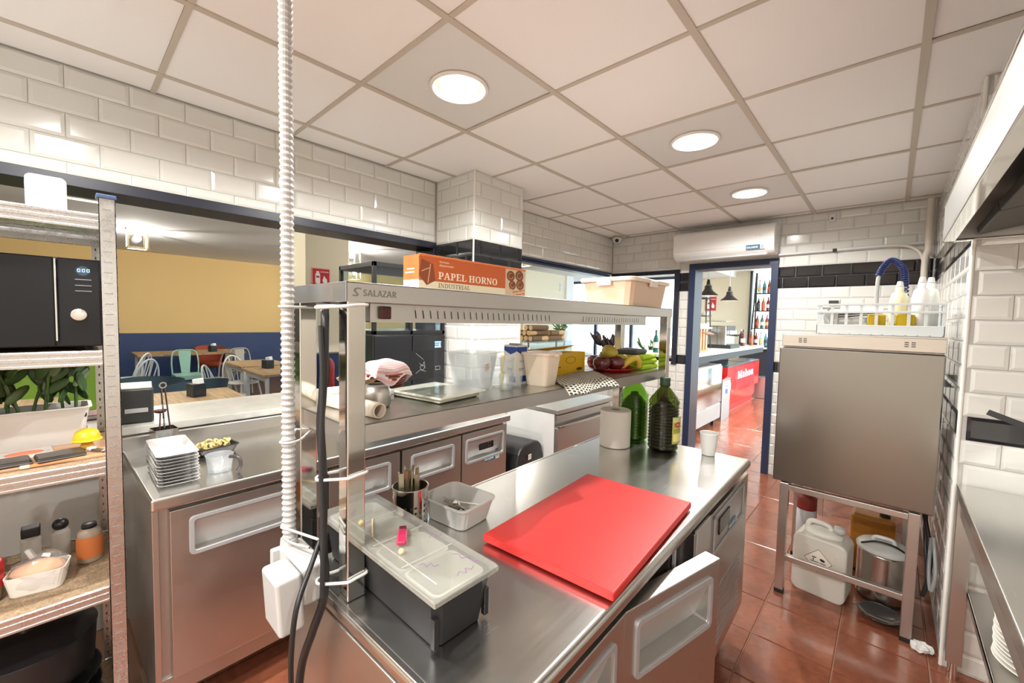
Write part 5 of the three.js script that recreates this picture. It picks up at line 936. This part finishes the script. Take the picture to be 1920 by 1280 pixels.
// ---------------------------------------------------------------- steel work table on the right with plates below
{
  const x0 = .232, x1 = .93, z0 = -.4, z1 = -2.505, y = .81;
  const g = thing('work_table', 'stainless steel work table along the right picture edge', 'table');
  part(g, 'top', span(x0, x1, y - .045, y, z1, z0, .005), STEEL_TOP);
  part(g, 'front_rail', span(x0 + .012, x0 + .03, y - .12, y - .045, z1 + .06, z0, .003), STEEL);
  for (const x of [x0 + .026, x1 - .03]) for (const z of [z1 + .035, z0 - .05]) { const l = part(g, 'leg', span(x - .024, x + .024, .075, y - .04, z - .024, z + .024, .003), STEEL); part(l, 'foot', at(cyl(.014, .016, .078, 16), x, .039, z), CHROME); }
  part(g, 'lower_shelf', join([span(x0 + .05, x1 - .04, .372, .39, z1 + .02, z0 - .02, .003), span(x0 + .05, x0 + .056, .35, .39, z1 + .02, z0 - .02, .002)]), STEEL);
}
{
  const pg = lathe([[.0001, .004], [.075, .004], [.082, 0], [.088, .003], [.128, .018], [.131, .0195], [.128, .021], [.085, .007], [.0001, .007]], 44), pm = phy([.82, .79, .72], .15, 0, { clearcoat: .5 });
  for (let k = 0; k < 14; k++) single('dinner_plate', k === 13 ? 'white round plate on top of the stack below the work table' : 'white round plate inside the stack below the work table', 'plate', pg, pm, [.425 + rr(-.002, .002), .3905 + k * .0135, -2.02 + rr(-.002, .002)], [0, 0, 0], 'stacked round plates');
}
{
  const g = thing('griddle', 'low stainless steel griddle on the work table outside the picture', 'griddle'); part(g, 'body', span(.50, .92, .822, 1.02, -2.35, -1.6, .006), STEEL); part(g, 'plate', span(.51, .91, 1.02, 1.035, -2.34, -1.61, .004), std([.08, .08, .08], .4, .8)); for (const [x, z] of [[.53, -2.3], [.89, -2.3], [.53, -1.65], [.89, -1.65]]) part(g, 'foot', at(cyl(.015, .015, .014, 12), x, .817, z), BLACKM);
  const p = thing('skillet', 'black skillet whose handle reaches in from the right picture edge', 'pan', [.60, 1.0355, -2.22]); part(p, 'pan', lathe([[.0001, 0], [.08, 0], [.10, .03], [.103, .032], [.098, .03], [.078, .005], [.0001, .004]], 36), BLACKM); part(p, 'handle', bar([-.095, .028, 0], [-.325, .115, -.06], .020, .009), BLACKM);
}
// ---------------------------------------------------------------- dining room
const NAP = std([.82, .82, .82], .8);
function diningTable(label, x, z, w, d, h = .75) {
  const g = thing('dining_table', label, 'table', [x, 0, z], 0, 'dining room tables');
  part(g, 'table_top', box(w, .03, d, .004), WOODT, [0, h - .015, 0]);
  part(g, 'apron', join([span(-w / 2 + .05, w / 2 - .05, h - .09, h - .03, -d / 2 + .04, -d / 2 + .06), span(-w / 2 + .05, w / 2 - .05, h - .09, h - .03, d / 2 - .06, d / 2 - .04)]), std([.55, .56, .56], .5));
  for (const a of [-1, 1]) for (const b of [-1, 1]) part(g, 'leg', span(a * (w / 2 - .06) - .018, a * (w / 2 - .06) + .018, 0, h - .03, b * (d / 2 - .06) - .018, b * (d / 2 - .06) + .018), std([.60, .61, .62], .5));
}
function metalChair(label, x, z, ry, c) {
  const m = std(c, .35, .1), g = thing('metal_chair', label, 'chair', [x, 0, z], ry, 'metal dining chairs');
  part(g, 'seat', box(.36, .025, .36, .010), m, [0, .45, 0]);
  const ap = new THREE.Shape(); ap.moveTo(-.18, 0); ap.lineTo(.18, 0); ap.lineTo(.19, -.12); ap.lineTo(.15, -.12); ap.bezierCurveTo(.13, -.03, -.13, -.03, -.15, -.12); ap.lineTo(-.19, -.12); ap.closePath();
  for (const s of [-1, 1]) part(g, 'apron', uvm(at(ext(ap, .003), 0, .442, s * .178)), m);
  for (const a of [-1, 1]) for (const b of [-1, 1]) part(g, 'leg', bar([a * .165, .44, b * .165], [a * .215, 0, b * .215], .034, .022), m);
  part(g, 'back_frame', tube([[-.17, .45, -.17], [-.175, .65, -.20], [-.14, .81, -.225], [0, .835, -.23], [.14, .81, -.225], [.175, .65, -.20], [.17, .45, -.17]], .011, 40, 8), m);
  const sl = new THREE.Shape(); sl.moveTo(-.055, 0); sl.lineTo(.055, 0); sl.lineTo(.085, .37); sl.lineTo(-.085, .37); sl.closePath();
  part(g, 'backrest', uvm(at(ext(sl, .004), 0, .455, -.172, -.15)), m);
}
function hoopChair(label, x, z, ry, c) {
  const m = std(c, .4), g = thing('hoop_back_chair', label, 'chair', [x, 0, z], ry, 'hoop-back dining chairs');
  part(g, 'seat', at(lathe([[.0001, .014], [.17, .016], [.195, .010], [.195, -.008], [.17, -.014], [.0001, -.014]], 30), 0, .45, 0), m);
  const hp = t => { const a = Math.PI * t; return [.19 * Math.cos(a), .46 + .37 * Math.sin(a), -.14 - .10 * Math.sin(a)]; };
  part(g, 'hoop', tube(Array.from({ length: 15 }, (_, k) => hp(k / 14)), .011, 50, 8), m);
  for (const t of [.28, .42, .58, .72]) { const p = hp(t); part(g, 'spindle', rod([p[0] * .75, .46, -.15], p, .007, 8), m); }
  for (const a of [-1, 1]) for (const b of [-1, 1]) part(g, 'leg', rod([a * .13, .445, b * .13], [a * .19, 0, b * .19], .013, 8), m);
  part(g, 'stretcher', join([rod([-.165, .2, -.165], [.165, .2, -.165], .008, 8), rod([-.165, .2, .165], [.165, .2, .165], .008, 8)]), m);
}
function shellChair(label, x, z, ry, c) {
  const m = std(c, .7), g = thing('tub_chair', label, 'chair', [x, 0, z], ry, 'upholstered tub chairs');
  const sh = new THREE.CylinderGeometry(.27, .21, .36, 30, 6, true, Math.PI * .42, Math.PI * 1.16), p = sh.attributes.position;
  for (let i = 0; i < p.count; i++) { const a = Math.atan2(p.getX(i), -p.getZ(i)); const t = (p.getY(i) + .18) / .36; p.setY(i, -.18 + t * (.20 + .16 * Math.cos(a / 1.6))); } sh.computeVertexNormals();
  const inn = sh.clone(); inn.scale(.88, 1, .88); part(g, 'shell', join([sh, inn]), new THREE.MeshStandardMaterial({ color: m.color, roughness: .7, side: THREE.DoubleSide }), [0, .62, 0]);
  part(g, 'seat', at(lathe([[.0001, .06], [.18, .06], [.22, .03], [.21, -.04], [.0001, -.05]], 30), 0, .42, 0), m);
  for (const a of [-1, 1]) for (const b of [-1, 1]) part(g, 'leg', rod([a * .13, .38, b * .13], [a * .2, 0, b * .2], .012, 8), BLACKM);
}
function caddy(label, x, z, y = .75) {
  const g = thing('napkin_caddy', label, 'napkin holder', [x, y, z], .2, 'napkin caddies on the tables');
  part(g, 'box', box(.12, .11, .10, .006), std([.016, .018, .024], .4), [0, .055, 0]); part(g, 'napkins', box(.07, .05, .05, .008), NAP, [.01, .125, -.01], [0, .3, .2]); part(g, 'front_slot', span(.0605, .062, .03, .06, -.03, .03, 0), BLACKM);
}
diningTable('wooden table nearest the serving hatch', -4.33, -.74, .62, .62); caddy('black napkin caddy on the table nearest the hatch', -4.27, -.75);
diningTable('wooden table beside the cream column', -5.72, -1.86, .86, .62); caddy('dark napkin caddy on the table beside the column', -5.95, -1.80);
diningTable('wooden table in the middle of the dining room', -6.75, -1.90, .86, .62);
diningTable('long wooden table against the navy dado', -9.25, -1.55, .85, 1.5); caddy('napkin caddy on the long table by the dado', -9.1, -1.85);
metalChair('mint green metal chair facing the hatch', -8.35, -1.36, Math.PI / 2, [.26, .46, .38]);
metalChair('beige metal chair at the right end of the long table', -8.35, -2.2, Math.PI / 2 + .3, [.36, .33, .27]);
metalChair('brownish metal chair seen from the side near the mint chair', -7.5, -1.55, .4, [.26, .25, .22]);
hoopChair('pale blue hoop-back chair nearest the hatch', -5.85, -1.33, Math.PI - .5, [.55, .62, .66]);
hoopChair('white chair tucked in at the middle table', -6.95, -1.78, Math.PI / 2 + .4, [.66, .68, .68]);
hoopChair('pale hoop-back chair beside the shelving, far left', -7.3, -.62, -.9, [.52, .62, .70]);
hoopChair('white hoop-back chair behind the far left chair', -8.3, -.66, -.6, [.60, .62, .62]);
shellChair('rust red tub chair by the navy dado', -9.95, -1.98, Math.PI / 2, [.33, .050, .020]);
shellChair('slate blue tub chair behind the nearest table', -5.75, -.64, -1.9, [.05, .09, .12]);
shellChair('dark slate tub chair beside the slate blue one', -5.20, -.92, -1.4, [.04, .075, .10]);
{
  const g = thing('bench', 'green upholstered bench seen behind the planter', 'bench', [-5.6, 0, .55]); part(g, 'seat', box(.5, .16, 1.6, .03, 3), std([.20, .33, .03], .7), [0, .40, 0]); part(g, 'back', box(.12, .55, 1.6, .03, 3), std([.20, .33, .03], .7), [-.25, .68, 0]); part(g, 'plinth', box(.46, .32, 1.55, .005), BLACKM, [0, .16, 0]);
  diningTable('pale table behind the shelving unit', -4.6, .35, .65, .65);
  const r = thing('menu_book', 'dark red menu book lying on the hatch sill', 'book', [-2.80, .9405, -.13], .1); part(r, 'cover', join([span(-.07, .07, 0, .003, -.10, .10, .001), span(-.07, .07, .019, .022, -.10, .10, .001), span(-.07, -.066, .0, .022, -.10, .10, .001)]), std([.16, .008, .008], .5)); part(r, 'pages', span(-.064, .066, .003, .019, -.097, .097, .001), WHITEM);
}
// square glass ceiling lanterns
function lantern(label, x, z, y = 2.56) {
  const g = thing('ceiling_lantern', label, 'ceiling light', [x, y, z], 0, 'square glass ceiling lanterns'), w = .10, h = .26, BR = std([.50, .44, .28], .35, .8);
  const f = []; for (const a of [-1, 1]) for (const b of [-1, 1]) f.push(span(a * w - .007, a * w + .007, -h, 0, b * w - .007, b * w + .007, .001)); for (const yy of [-h, -.016]) f.push(span(-w - .01, w + .01, yy, yy + .014, -w - .01, -w + .004, .001), span(-w - .01, w + .01, yy, yy + .014, w - .004, w + .01, .001), span(-w - .01, -w + .004, yy, yy + .014, -w, w, .001), span(w - .004, w + .01, yy, yy + .014, -w, w, .001));
  part(g, 'frame', join(f), BR);
  for (const [a, b, c, d] of [[-1, 0, .002, w], [1, 0, .002, w], [0, -1, w, .002], [0, 1, w, .002]]) part(g, 'pane', span(a * w - c, a * w + c, -h + .014, -.016, b * w - d, b * w + d, 0), GLASS);
  part(g, 'bulb', new THREE.SphereGeometry(.045, 20, 14), std([1, 1, 1], .5, 0, { emissive: new THREE.Color().setRGB(.95, .97, 1), emissiveIntensity: 3 }), [0, -.12, 0]); part(g, 'socket', cyl(.02, .02, .08, 12), BR, [0, -.045, 0]);
  const L = new THREE.PointLight(new THREE.Color().setRGB(1, .95, .86), DINE); L.position.set(0, -.12, 0); L.castShadow = true; g.add(L);
}
const DINE = 2.5;
lantern('glass ceiling lantern nearest the hatch, behind the white dispenser', -4.6, -.13); lantern('glass ceiling lantern seen beside the rack upright', -7.6, -.72); lantern('glass ceiling lantern right of the cream column', -6.6, -3.25); lantern('glass ceiling lantern at the right end of the hatch', -4.4, -2.95); lantern('glass ceiling lantern seen just right of the tiled pillar', -4.35, -4.95); lantern('glass ceiling lantern far inside the dining room', -9.2, -4.6);
{
  const t = print(256, 256, (c, w, h) => { c.fillStyle = '#c2202c'; c.fillRect(0, 0, w, h); c.strokeStyle = '#e8c4c4'; c.lineWidth = 8; c.strokeRect(6, 6, w - 12, h - 12); c.fillStyle = '#f2f0ee'; c.beginPath(); c.roundRect(50, 70, 66, 150, 24); c.fill(); c.fillRect(64, 44, 38, 34); c.fillStyle = '#a01824'; c.fillRect(62, 110, 42, 26); c.fillStyle = '#f2f0ee'; c.beginPath(); c.moveTo(160, 200); c.bezierCurveTo(130, 150, 170, 150, 165, 100); c.bezierCurveTo(200, 130, 190, 150, 205, 140); c.bezierCurveTo(225, 180, 210, 205, 190, 210); c.fill(); c.font = 'bold 24px sans-serif'; c.fillText('EXTINTOR', 118, 60); });
  const s = thing('extinguisher_sign', 'red extinguisher sign on the cream column', 'sign', [-4.444, 1.85, -1.855]); printed(s, 'plate', .19, .19, t, [0, 0, 0], [0, Math.PI / 2, 0], {}, .004);
  const s2 = thing('extinguisher_sign', 'red extinguisher sign on the cream wall seen through the doorway', 'sign', [-3.33, 1.95, -10.894]); printed(s2, 'plate', .27, .36, t, [0, 0, 0], [0, 0, 0], {}, .006);
  const e = thing('fire_extinguisher', 'red fire extinguisher hanging on the cream column', 'extinguisher', [-4.35, .62, -1.88]); part(e, 'cylinder', lathe([[.0001, 0], [.06, 0], [.07, .015], [.07, .32], [.05, .37], [.022, .39], [.0001, .39]], 28), std([.30, .012, .016], .3)); part(e, 'valve', box(.03, .05, .05, .005), BLACKM, [0, .41, 0]); part(e, 'hose', tube([[.02, .42, 0], [.08, .38, .02], [.085, .2, .03], [.075, .06, .03]], .009, 30, 8), BLACKM); part(e, 'bracket', span(-.085, -.06, .2, .3, -.03, .03), BLACKM);
  const w = thing('light_switch', 'white double light switch on the cream partition', 'switch', [-5.995, 2.27, -8.26]); part(w, 'plate', box(.012, .20, .11, .004), WHITEP); for (const y of [-.045, .045]) part(w, 'rocker', box(.008, .07, .07, .003), LGREY, [.007, y, 0]);
}
// glass serving counter with logs and plants, seen past the pillar
{
  const g = thing('glass_counter', 'pale blue counter with a glass top seen past the pillar', 'counter'); const x0 = -3.95, x1 = -3.30, z0 = -3.95, z1 = -5.35;
  part(g, 'base', span(x0, x1, 0, .95, z1, z0, .01), std([.24, .42, .66], .4)); part(g, 'worktop', span(x0 - .02, x1 + .02, .95, .98, z1 - .02, z0 + .02, .004), STONE);
  part(g, 'pane', span(x1 - .01, x1 - .004, .98, 1.16, z1, z0, 0), GLASSB); part(g, 'glass_top', span(x0, x1, 1.16, 1.17, z1, z0, .002), GLASSB); for (const z of [z0 - .02, (z0 + z1) / 2, z1 + .02]) part(g, 'post', span(x0 + .01, x0 + .03, .98, 1.16, z - .01, z + .01), CHROME);
  const bark = std([.20, .12, .06], .95, 0, { bumpMap: rep(texGrain, 5), bumpScale: .003 }), cut = std([.55, .36, .18], .8);
  const lg = cyl(.036, .036, .34, 10), le = cyl(.033, .033, .345, 10);
  const spots = []; for (let r = 0; r < 3; r++) for (let k = 0; k < 3 - (r > 1 ? 1 : 0); k++) spots.push([-3.46 - k * .08 - (r % 2) * .03, 1.208 + r * .071, -4.30]);
  for (let r = 0; r < 2; r++) for (let k = 0; k < 2; k++) spots.push([-3.46 - k * .08, 1.208 + r * .071, -4.68]);
  spots.forEach(([x, y, z]) => { const l = thing('firewood_log', 'short firewood log stacked on the glass counter', 'log', [x, y, z], 0, 'firewood on the glass counter'); part(l, 'bark', lg, bark, [0, 0, 0], [Math.PI / 2, 0, rr(-.1, .1)]); part(l, 'cut_face', le, cut, [0, 0, 0], [Math.PI / 2, 0, 0]); });
}
function leafy(name, label, x, y, z, n, r, h, mats, potm, lw = .02) {
  const g = thing(name, label, 'plant', [x, y, z]); part(g, 'pot', lathe([[.0001, 0], [.07, 0], [.09, .12], [.083, .12], [.066, .01], [.0001, .01]], 24), potm); part(g, 'soil', cyl(.08, .078, .01, 20), std([.04, .03, .02], 1), [0, .105, 0]);
  const lf = new THREE.SphereGeometry(1, 8, 6); lf.scale(lw, .075, .004); lf.translate(0, .06, 0);
  for (let k = 0; k < n; k++) { const a = k * 2.4, t = rr(.3, 1.1), q = rr(.2, 1); part(g, 'stem', tube([[0, .10, 0], [r * .3 * q * Math.cos(a), .10 + h * .5 * q, r * .3 * q * Math.sin(a)], [r * q * Math.cos(a), .10 + h * q, r * q * Math.sin(a)]], .004, 10, 5), mats[0]); for (let i = 0; i < 3; i++) part(g, 'leaf', lf, mats[(k + i) % mats.length], [r * q * (1 - i * .2) * Math.cos(a), .10 + h * q * (1 - i * .2), r * q * (1 - i * .2) * Math.sin(a)], [rr(-.4, .4) + t * Math.sin(a), a + i, t * Math.cos(a)]); }
}
const GRN = [std([.05, .12, .04], .5), std([.10, .20, .07], .5), std([.16, .28, .12], .5)], DRK = [std([.03, .018, .02], .8), std([.05, .03, .03], .8)];
leafy('dried_plant', 'dark dried plant in a pot beyond the glass counter', -3.45, .88, -6.10, 22, .26, .20, DRK, std([.04, .03, .03], .6), .03);
leafy('green_plant', 'light green leafy plant near the corner opening', -2.98, 0.75, -6.75, 18, .22, .24, GRN, WHITEP);
leafy('green_plant', 'green plant behind the firewood on the glass counter', -3.62, 1.171, -5.05, 8, .10, .10, GRN, WHITEP, .012);
single('plant_stand', 'white stand under the dark dried plant', 'stand', span(-.14, .14, 0, .879, -.14, .14, .01), WHITEP, [-3.45, 0, -6.10]);
single('plant_stand', 'white stand under the light green plant', 'stand', span(-.14, .14, 0, .749, -.14, .14, .01), WHITEP, [-2.98, 0, -6.75]);

// ---------------------------------------------------------------- bar behind the doorway
{
  const g = thing('bar_counter', 'bar counter with pale worktop seen through the doorway', 'counter'); part(g, 'worktop', span(-2.55, -1.80, 1.02, 1.055, -9.2, -5.05, .004), std([.62, .62, .62], .3)); part(g, 'front', span(-2.5, -2.42, 0, 1.02, -9.2, -5.05, .004), BLACKM); part(g, 'far_worktop', span(-2.55, -.75, .93, .965, -10.85, -10.2, .004), std([.60, .59, .57], .3)); part(g, 'far_front', span(-2.5, -.75, 0, .90, -10.84, -10.3, .004), std([.03, .03, .035], .5)); part(g, 'dark_edge', span(-1.83, -1.81, .93, 1.02, -9.2, -5.05, .002), BLACKM);
  const c = thing('steel_bar_cabinet', 'tall steel cabinet just inside the doorway', 'cabinet'); part(c, 'body', span(-2.38, -1.77, .10, .88, -6.40, -5.32, .005), STEEL); part(c, 'door', span(-1.77, -1.752, .34, .86, -6.38, -5.34, .004), STEEL_POL); part(c, 'lower_panel', span(-1.77, -1.755, .11, .32, -6.38, -5.34, .004), STEEL_DULL); for (const z of [-5.4, -6.3]) part(c, 'leg', span(-1.85, -1.81, 0, .10, z - .02, z + .02), BLACKM);
  const d = thing('drip_tray', 'black draining tray on top of the steel bar cabinet', 'tray', [-2.05, .882, -5.75]); part(d, 'tray', tub(.40, .70, .44, .74, .055, .03, .005, .004), BLACKP); part(d, 'grid', join(Array.from({ length: 9 }, (_, k) => span(-.2, .2, .05, .056, -.34 + k * .08, -.325 + k * .08, 0))), BLACKM);
  const b = thing('steel_waste_bin', 'slim steel bin with slanted lid beside the red cooler', 'bin'); part(b, 'body', span(-2.15, -1.80, 0, .62, -7.02, -6.62, .006), STEEL_DULL); part(b, 'lid', at(box(.40, .012, .42, .003), -1.98, .68, -6.82, 0, 0, -.38), STEEL_POL); printed(b, 'sticker', .10, .12, print(64, 80, (q, w, h) => { q.fillStyle = '#3a4a86'; q.fillRect(0, 0, w, h); q.fillStyle = '#dfe4ee'; q.fillRect(10, 8, 44, 26); }), [-1.798, .46, -6.82], [0, Math.PI / 2, 0], {}, .003);
  const r = thing('red_beer_cooler', 'bright red beer cooler with white Mahou lettering', 'cooler'); const RED = phy([.62, .018, .016], .25, 0, { clearcoat: .5 }); const s = new THREE.Shape(); s.moveTo(-2.40, .12); s.lineTo(-1.92, .12); s.lineTo(-1.92, .30); s.lineTo(-1.86, .34); s.lineTo(-1.86, .76); s.lineTo(-2.40, .76); s.closePath(); const rg = ext(s, 2.05, .006); rg.translate(0, 0, -9.12); part(r, 'body', uvm(rg), RED); part(r, 'plinth', span(-2.4, -1.94, 0, .13, -9.1, -7.1), std([.40, .02, .015], .5)); part(r, 'lid', span(-2.40, -1.85, .765, .79, -9.12, -7.07, .005), std([.30, .32, .34], .2, .8)); for (const z of [-7.6, -8.6]) part(r, 'sliding_lid', span(-2.40, -1.90, .79, .80, z - .46, z + .46, .003), std([.10, .12, .14], .15, .6));
  const mt = print(1024, 512, (c2, w, h) => { c2.fillStyle = '#d6262a'; c2.fillRect(0, 0, w, h); c2.fillStyle = '#f4ecec'; c2.font = 'bold 250px serif'; c2.textAlign = 'center'; c2.fillText('Mahou', w / 2, 270); c2.font = '90px sans-serif'; c2.fillText('★ ★ ★ ★ ★', w / 2, 420); });
  printed(r, 'lettering', 1.25, .36, mt, [-1.8525, .55, -8.15], [0, Math.PI / 2, 0], { roughness: .3 }, .003); part(r, 'handle', span(-1.86, -1.845, .40, .52, -7.22, -7.17, .004), WHITEP);
  const f = thing('steel_box', 'grey steel box on the floor at the far end of the cooler', 'box', [-1.86, 0, -9.45]); part(f, 'body', box(.34, .40, .30, .01), STEEL_DULL, [0, .20, 0]); part(f, 'lid', box(.35, .02, .31, .004), STEEL, [0, .41, 0]);
}
{
  const COP = std([.42, .17, .085], .3, 1), g = thing('beer_tap_tower', 'copper beer tap tower on the bar counter', 'beer tap', [-2.0, 1.055, -6.1]);
  part(g, 'column', box(.10, .33, .20, .01), COP, [-.02, .165, .20]); for (const z of [-.02, -.14, -.26]) { part(g, 'pipe', lathe([[.0001, 0], [.04, 0], [.035, .01], [.032, .33], [.0001, .33]], 24), COP, [.0, 0, z]); part(g, 'badge', box(.03, .055, .08, .006), WHITEP, [.02, .37, z]); }
  part(g, 'head_plate', box(.14, .03, .66, .006), std([.60, .42, .32], .3, .8), [0, .335, -.02]); part(g, 'badge', box(.03, .055, .09, .006), BLACKP, [.02, .37, .2]); for (const z of [-.02, -.14, -.26]) part(g, 'spout', rod([.03, .28, z], [.12, .24, z], .012, 10), CHROME); part(g, 'drip_plate', box(.22, .02, .62, .004), std([.55, .40, .30], .3, .8), [.02, .01, -.02]);
}
const bottleGeo = lathe([[.0001, 0], [.034, 0], [.036, .006], [.036, .17], [.028, .205], [.014, .235], [.013, .28], [.0001, .28]], 16), capGeo = cyl(.0145, .0145, .03, 12), labGeo = cyl(.0368, .0368, .075, 16, true);
const BC = [[.30, .03, .02], [.36, .13, .02], [.08, .03, .02], [.55, .56, .54], [.05, .20, .18], [.50, .16, .03], [.16, .35, .36], [.42, .06, .05]], BM = BC.map(c => phy(c, .08, 0, { transmission: .55, thickness: 0, ior: 1.45 })), BL = [std([.75, .72, .66], .6), std([.55, .08, .05], .6), std([.05, .05, .06], .5), std([.65, .48, .12], .6)];
function bottle(label, x, y, z, k, group) { const g = thing('liquor_bottle', label, 'bottle', [x, y, z], k, group); part(g, 'glass', bottleGeo, BM[k % 8]); part(g, 'cap', capGeo, BL[(k + 2) % 4], [0, .285, 0]); part(g, 'label', labGeo, BL[k % 4], [0, .10, 0]); return g; }
{
  // ladder shelf of bottles in front of the bar window
  const g = thing('bottle_ladder_shelf', 'black ladder shelf full of bottles before the bar window', 'shelf'); const x0 = -2.30, x1 = -1.50, z = -10.55; const ys = [.967, 1.36, 1.75, 2.14];
  for (const x of [x0, x1]) { part(g, 'rail', bar([x, .967, z + .18], [x, 2.62, z - .10], .03, .02), BLACKM); part(g, 'rail', bar([x, .967, z - .16], [x, 2.62, z - .14], .03, .02), BLACKM); }
  ys.forEach((y, r) => { part(g, 'shelf', span(x0 + .01, x1 - .01, y, y + .02, z - .17, z + .15 - r * .05, .002), BLACKM); for (let k = 0; k < 8; k++) bottle(['amber', 'dark', 'red', 'clear', 'teal', 'orange', 'pale teal', 'cherry'][(k * 3 + r) % 8] + ' liquor bottle on the ' + ['lowest', 'second', 'third', 'top'][r] + ' level of the bar ladder shelf', x0 + .07 + k * .094, y + .0205, z - .01 - r * .03, (k * 3 + r) % 8, 'bottles on the ladder shelf'); });
  // bottles and machine on the counter
  bottle('green bottle at the left door jamb on the bar counter', -2.30, 1.0555, -6.9 + 1.55, 4, 'bottles on the bar counter'); bottle('red and white bottle on the bar counter beside the coffee machine', -2.02, 1.0555, -8.55, 0, 'bottles on the bar counter'); bottle('yellow bottle at the end of the bar counter', -1.97, 1.0555, -8.95, 5, 'bottles on the bar counter'); bottle('dark bottle next to the yellow bottle', -2.10, 1.0555, -8.75, 2, 'bottles on the bar counter');
  const m = thing('coffee_machine', 'chrome and black coffee machine on the bar counter', 'coffee machine', [-2.15, 1.0555, -7.55]); part(m, 'body', box(.36, .34, .52, .02, 3), std([.55, .56, .58], .2, 1), [0, .20, 0]); part(m, 'drip_base', box(.44, .06, .54, .01), BLACKP, [.04, .03, 0]); part(m, 'top_rail', join([rod([-.16, .44, -.25], [.16, .44, -.25], .008), rod([-.16, .44, .25], [.16, .44, .25], .008), rod([.16, .44, -.25], [.16, .44, .25], .008)]), CHROME); for (const z2 of [-.14, .14]) { part(m, 'group_head', cyl(.035, .035, .06, 18), CHROME, [.20, .26, z2]); part(m, 'portafilter', rod([.20, .22, z2], [.32, .21, z2], .012), BLACKP); } part(m, 'panel', box(.01, .08, .5, .003), BLACKP, [.182, .33, 0]);
  const q = thing('cup_rack', 'tall rack of cups and tools behind the beer tap', 'rack', [-2.25, 1.0555, -7.0]); for (const [x, z2] of [[-.1, -.12], [.1, -.12], [-.1, .12], [.1, .12]]) part(q, 'post', rod([x, 0, z2], [x * .7, .82, z2 * .7], .009), BLACKM); for (const y of [.25, .52, .80]) part(q, 'level', box(.2, .012, .24, .003), BLACKM, [0, y, 0]);
  for (const y of [.262, .532, .812]) for (let k = 0; k < 4; k++) single('espresso_cup', 'white cup on the tall rack behind the beer tap', 'cup', lathe([[.0001, 0], [.022, 0], [.034, .05], [.030, .05], [.019, .006], [.0001, .006]], 18), WHITEP, [-2.25 + (k % 2 ? .04 : -.04), 1.0555 + y - .006 + .0005, -7.0 + (k < 2 ? .05 : -.05)], [0, 0, 0], 'cups on the bar rack');
}
function pendant(label, x, z, y) {
  const g = thing('pendant_lamp', label, 'pendant lamp', [x, y, z], 0, 'black pendant lamps in the bar'), PB = std([.035, .03, .028], .45, .3);
  part(g, 'shade', lathe([[.115, 0], [.112, .012], [.060, .055], [.042, .085], [.040, .12], [.028, .13], [.026, .12], [.036, .08], [.052, .052], [.105, .008], [.115, 0]], 36), PB); part(g, 'socket', lathe([[.0001, .20], [.014, .198], [.02, .17], [.026, .128], [.0001, .126]], 20), PB); part(g, 'cord', rod([0, .19, 0], [0, 2.70 - y, 0], .004, 6), LGREY); part(g, 'bulb', new THREE.SphereGeometry(.026, 16, 12), std([1, 1, 1], .4, 0, { emissive: new THREE.Color().setRGB(1, .9, .7), emissiveIntensity: 2 }), [0, .035, 0]);
  const L = new THREE.PointLight(new THREE.Color().setRGB(1, .86, .66), 2.5); L.position.set(0, .035, 0); L.castShadow = true; g.add(L);
}
pendant('black bell pendant lamp nearest the doorway', -1.665, -5.33, 1.79); pendant('black bell pendant lamp deeper in the bar', -1.70, -6.36, 1.78);

renderer.render(scene, camera);
